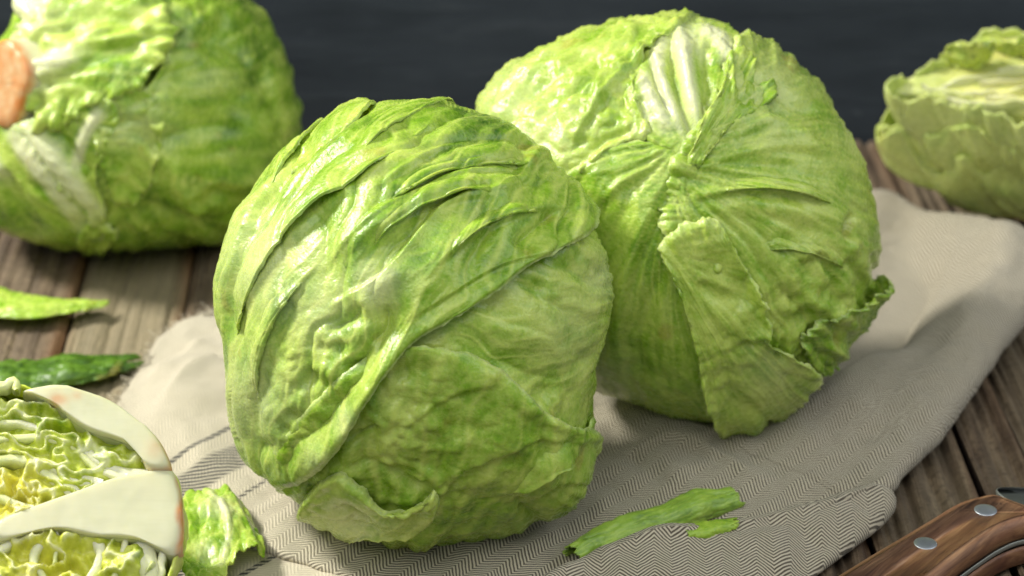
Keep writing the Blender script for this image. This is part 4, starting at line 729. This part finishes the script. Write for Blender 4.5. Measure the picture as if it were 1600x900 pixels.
# ------------------------------------------------------------------ loose leaf scraps
def scrap(name, axis, z0, widths, arc, lab, seed, mat=None, tone=.5, tvar=.3, flat=1.0, ruff=.0012, endj=.10, n=90, m=48, pale=0.0, group='loose torn leaf pieces', twist=0.0, blister=.0004, parent=None, part=None):
    """a leaf piece rolled round a traced axis: axis photo points on height z0, half widths (m), arc angles"""
    A = resample(catmull(axis, 200, False), n, False); C = np.stack([on_z(a, b, z0) for a, b in A]); C[:, 2] = 0.0
    t = np.linspace(0, 1, n); d = np.gradient(C, axis=0); d /= np.linalg.norm(d, axis=1)[:, None]; sd = np.stack([d[:, 1], -d[:, 0], 0*t], 1)
    w = np.interp(t, np.linspace(0, 1, len(widths)), widths); org = C.mean(0).copy(); org[2] = z0-0.001
    a0, a1 = arc; th = np.linspace(math.radians(a0), math.radians(a1), m)
    T, TH = np.meshgrid(t, th, indexing='ij'); tw = twist*(T-.5)
    wob = 1+.30*perlin(T*4, TH*.9, seed=seed)+.04*perlin(T*11, TH*2, seed=seed+30)
    Rr = w[:, None]*wob
    lx = Rr*np.cos(TH+tw); lz = Rr*np.sin(TH+tw)*flat
    e = np.minimum(T, 1-T)
    P = C[:, None, :]+sd[:, None, :]*lx[..., None]; P[..., 2] += lz
    P = P+d[:, None, :]*((endj*0.06*(perlin(TH*3, T*0+seed, seed=seed+1)+.6*perlin(TH*8, T*0, seed=seed+2)))*(sst(.75, 1, T)-sst(.75, 1, 1-T)))[..., None]
    rows = np.minimum(np.arange(m), m-1-np.arange(m))/m
    edge = np.exp(-rows*9)[None, :]
    nv = sd[:, None, :]*np.cos(TH)[..., None]+np.array([0, 0, 1.])*np.sin(TH)[..., None]
    dsp = blister*(np.abs(perlin(T*14, TH*3.5, seed=seed+3))*2-.6)+.5*blister*perlin(T*34, TH*9, seed=seed+4)+ruff*edge*perlin(T*18, TH*0+seed, seed=seed+5)*2+ruff*np.exp(-e*14)*perlin(TH*4, T*3, seed=seed+6)
    P = P+nv*dsp[..., None]; zz = P[..., 2]; P[..., 2] += z0-zz.min()+.0004
    tn = np.clip(tone+tvar*fbm(T*7, TH*2, seed=seed+8), 0, 1); vn = np.clip(1-np.abs(perlin(T*5, TH*5+T*2, seed=seed+9))*7, 0, 1)*.8
    z = 0*tn
    o = mesh_np(name, P.reshape(-1, 3), grid_quads(n, m), None, mat or LEAF2, None, {'tone': tn.ravel(), 'vein': vn.ravel(), 'pale': (z+pale).ravel(), 'yel': z.ravel()}, solid=.0006)
    o.location = tuple(org); o.data.transform(__import__('mathutils').Matrix.Translation(-Vector(org)))
    if parent is not None:
        o.parent = parent; o.location = tuple(Vector(org)-parent.location); return o
    return tag(o, lab, 'leaf', group)
roll = scrap('leaf_scrap', [(893, 884), (950, 858), (1010, 838), (1080, 812), (1146, 792)], .0045, [.0042, .0060, .0064, .0064, .0066, .0046], (-25, 205), 'bright green rolled leaf piece lying in a fold of the cloth', 801, tone=.46, flat=.95, n=120, m=56, ruff=.0006, endj=.05, pale=.08)
scrap('curled_edge', [(1070, 838), (1100, 833), (1150, 822)], .0125, [.0040, .0036, .0020], (-10, 190), None, 811, tone=.66, flat=.7, n=50, m=36, ruff=.0005, endj=.04, blister=.0002, parent=roll)
scrap('leaf_scrap', [(-60, 480), (0, 492), (60, 496), (110, 492), (162, 487)], .0005, [.016, .015, .0125, .0095, .0065, .003], (20, 200), 'pale green leaf strip lying on the planks below the back left lettuce', 821, mat=LEAF, tone=.55, flat=.42, n=90, m=60, ruff=.0012, blister=.0007)
scrap('leaf_scrap', [(-40, 598), (30, 596), (100, 590), (160, 580), (208, 572)], .0005, [.011, .015, .012, .015, .010, .006], (10, 185), 'dark green folded leaf strip on the planks behind the halved lettuce', 831, mat=LEAF3, tone=.4, tvar=.4, flat=.42, n=90, m=60, ruff=.0014, blister=.0007)
def torn_piece():
    pts = [(288, 786), (322, 776), (362, 768), (378, 784), (392, 808), (414, 852), (398, 862), (376, 868), (362, 892), (340, 925), (300, 925), (282, 892), (262, 862), (280, 830)]
    O = resample(catmull(pts, 500), 170); c = np.array([338., 842.]); nr = 60
    O = O+rng.normal(0, .8, O.shape)
    rr, ff, q = disc_grid(90); E = rim_at(O, ff); X = relax(c[0]+rr*(E[:, 0]-c[0])); Y = relax(c[1]+rr*(E[:, 1]-c[1]))
    z = .0125+.0035*np.exp(-(((X-335)/40)**2+((Y-815)/26)**2)) + .0018*fbm(X/28, Y/28, seed=92)-.004*np.exp(-(((X-313)/10)**2+((Y-827)/14)**2))-.0045*np.exp(-(((X-330)/26)**2+((Y-880)/12)**2))
    D, sd, par = poly_dist(X, Y, [(352, 768), (372, 800), (398, 850)]); z = z-.0065*np.where(sd < 0, 1-np.exp(-D/11), 0)
    D2, _, _ = poly_dist(X, Y, [(330, 785), (352, 815), (358, 850), (345, 890)]); z = z+.0012*np.exp(-(D2/5)**2)
    z = z+.0016*sst(.75, 1, rr)*perlin(X/14, Y/14, seed=95)*2; z = np.maximum(z, .006)
    P = on_z(X, Y, 0*X+.010); P[:, 2] = z; org = P.mean(0).copy(); org[2] = .0055
    tn = np.clip(.50+.40*fbm(X/34, Y/34, seed=97), 0, 1); vn = np.clip(1-np.abs(perlin(X/16, Y/24, seed=98))*6, 0, 1)
    pale = np.clip(.6*np.exp(-(((X-345)/26)**2+((Y-812)/16)**2))+.4*np.exp(-((X-320)/18)**2-((Y-868)/14)**2)+.5*np.exp(-(D2/6)**2), 0, 1)
    o = mesh_np('leaf_scrap', P-org, q, None, LEAF, None, {'tone': tn, 'vein': vn, 'pale': pale, 'yel': 0*tn}, solid=.0007); o.location = tuple(org)
    tag(o, 'torn square piece of pale green leaf beside the cut core of the front half', 'leaf', 'loose torn leaf pieces')
torn_piece()

# ------------------------------------------------------------------ the knife
kz = 0.0
def prism(name, poly_px, zref, z0, z1, mat, parent, org, bev=.0, nb=5, n=180, top_round=0.0):
    O = resample(catmull(poly_px, 600), n); E = on_z(O[:, 0], O[:, 1], 0*O[:, 0]+zref); c = E[:, :2].mean(0)
    nrm = np.roll(E[:, :2], -2, 0)-np.roll(E[:, :2], 2, 0); nrm = np.stack([nrm[:, 1], -nrm[:, 0]], 1); nrm /= np.linalg.norm(nrm, axis=1)[:, None]+1e-9
    if ((E[:, :2]-c)*nrm).sum() < 0: nrm = -nrm
    V = []
    def ring(off, z): V.append(np.c_[E[:, :2]-nrm*off, np.full(n, z)])
    ring(0.0008, z0); ring(0, z0+.0006); ring(0, z1-bev)
    for k in range(1, nb+1):
        a = k/nb*math.pi/2; ring(bev*(1-math.cos(a)), z1-bev+bev*math.sin(a))
    L = V[-1]
    tess = np.array(tessellate_polygon([[Vector((p[0], p[1], 0)) for p in L]])); o = (len(V)-1)*n
    if np.cross(L[tess[0, 1], :2]-L[tess[0, 0], :2], L[tess[0, 2], :2]-L[tess[0, 0], :2]) < 0: tess = tess[:, ::-1]
    q = grid_quads(len(V), n, True); tr = np.vstack([tess+o, tess[:, ::-1]])
    return mesh_np(name, np.vstack(V), q, tr, mat, parent, origin=org)
KO = on_z(np.array(1480.), np.array(850.), 0.0)
knife = empty('knife', KO)
tag(knife, 'knife with riveted brown wooden handle lying on the planks at the bottom right', 'knife')
hp = [(1240, 968), (1290, 932), (1350, 894), (1400, 864), (1450, 834), (1488, 811), (1520, 800), (1552, 795), (1585, 806), (1640, 826), (1664, 834), (1640, 836), (1600, 842), (1562, 856), (1525, 880), (1490, 906), (1450, 940), (1380, 985), (1290, 1010), (1245, 1000)]
scale_top = prism('handle_scale', hp, .0105, .0105, .0185, HANDLE, knife, KO, bev=.0042, top_round=.0006)
def shift(P, dx, dy): return [(x+dx, y+dy) for x, y in P]
tangp = [(1240, 968), (1290, 932), (1350, 894), (1400, 864), (1450, 834), (1488, 811), (1520, 797), (1550, 780), (1580, 768), (1640, 768), (1720, 800), (1740, 850), (1664, 842), (1602, 847), (1564, 861), (1527, 885), (1492, 911), (1450, 944), (1380, 990), (1290, 1014), (1243, 1004)]
prism('tang', tangp, .0095, .0082, .0105, STEEL, knife, KO, bev=.0003)
prism('handle_scale', shift(hp, 1, 26), .0045, .0004, .0080, HANDLE, knife, KO, bev=.0012)
for px, py in ((1540, 797), (1446, 849)):
    c = on_z(np.array(float(px)), np.array(float(py)), .0185); an = np.linspace(0, 2*math.pi, 40, endpoint=False); V = []
    for r, z in ((.0043, -.002), (.0043, .00005), (.0040, .00022), (.002, .00025), (.0001, .00026)): V.append(np.c_[c[0]+r*np.cos(an), c[1]+r*np.sin(an), np.full(40, c[2]+z)])
    mesh_np('rivet', np.vstack(V), grid_quads(5, 40, True), None, STEEL2, scale_top, origin=KO)
bl = [(1556, 766), (1600, 762), (1700, 770), (1900, 800), (2000, 850), (1900, 870), (1750, 850), (1640, 826), (1600, 800)]
prism('blade', bl, .0105, .0086, .0108, STEEL, knife, KO, bev=.0004)
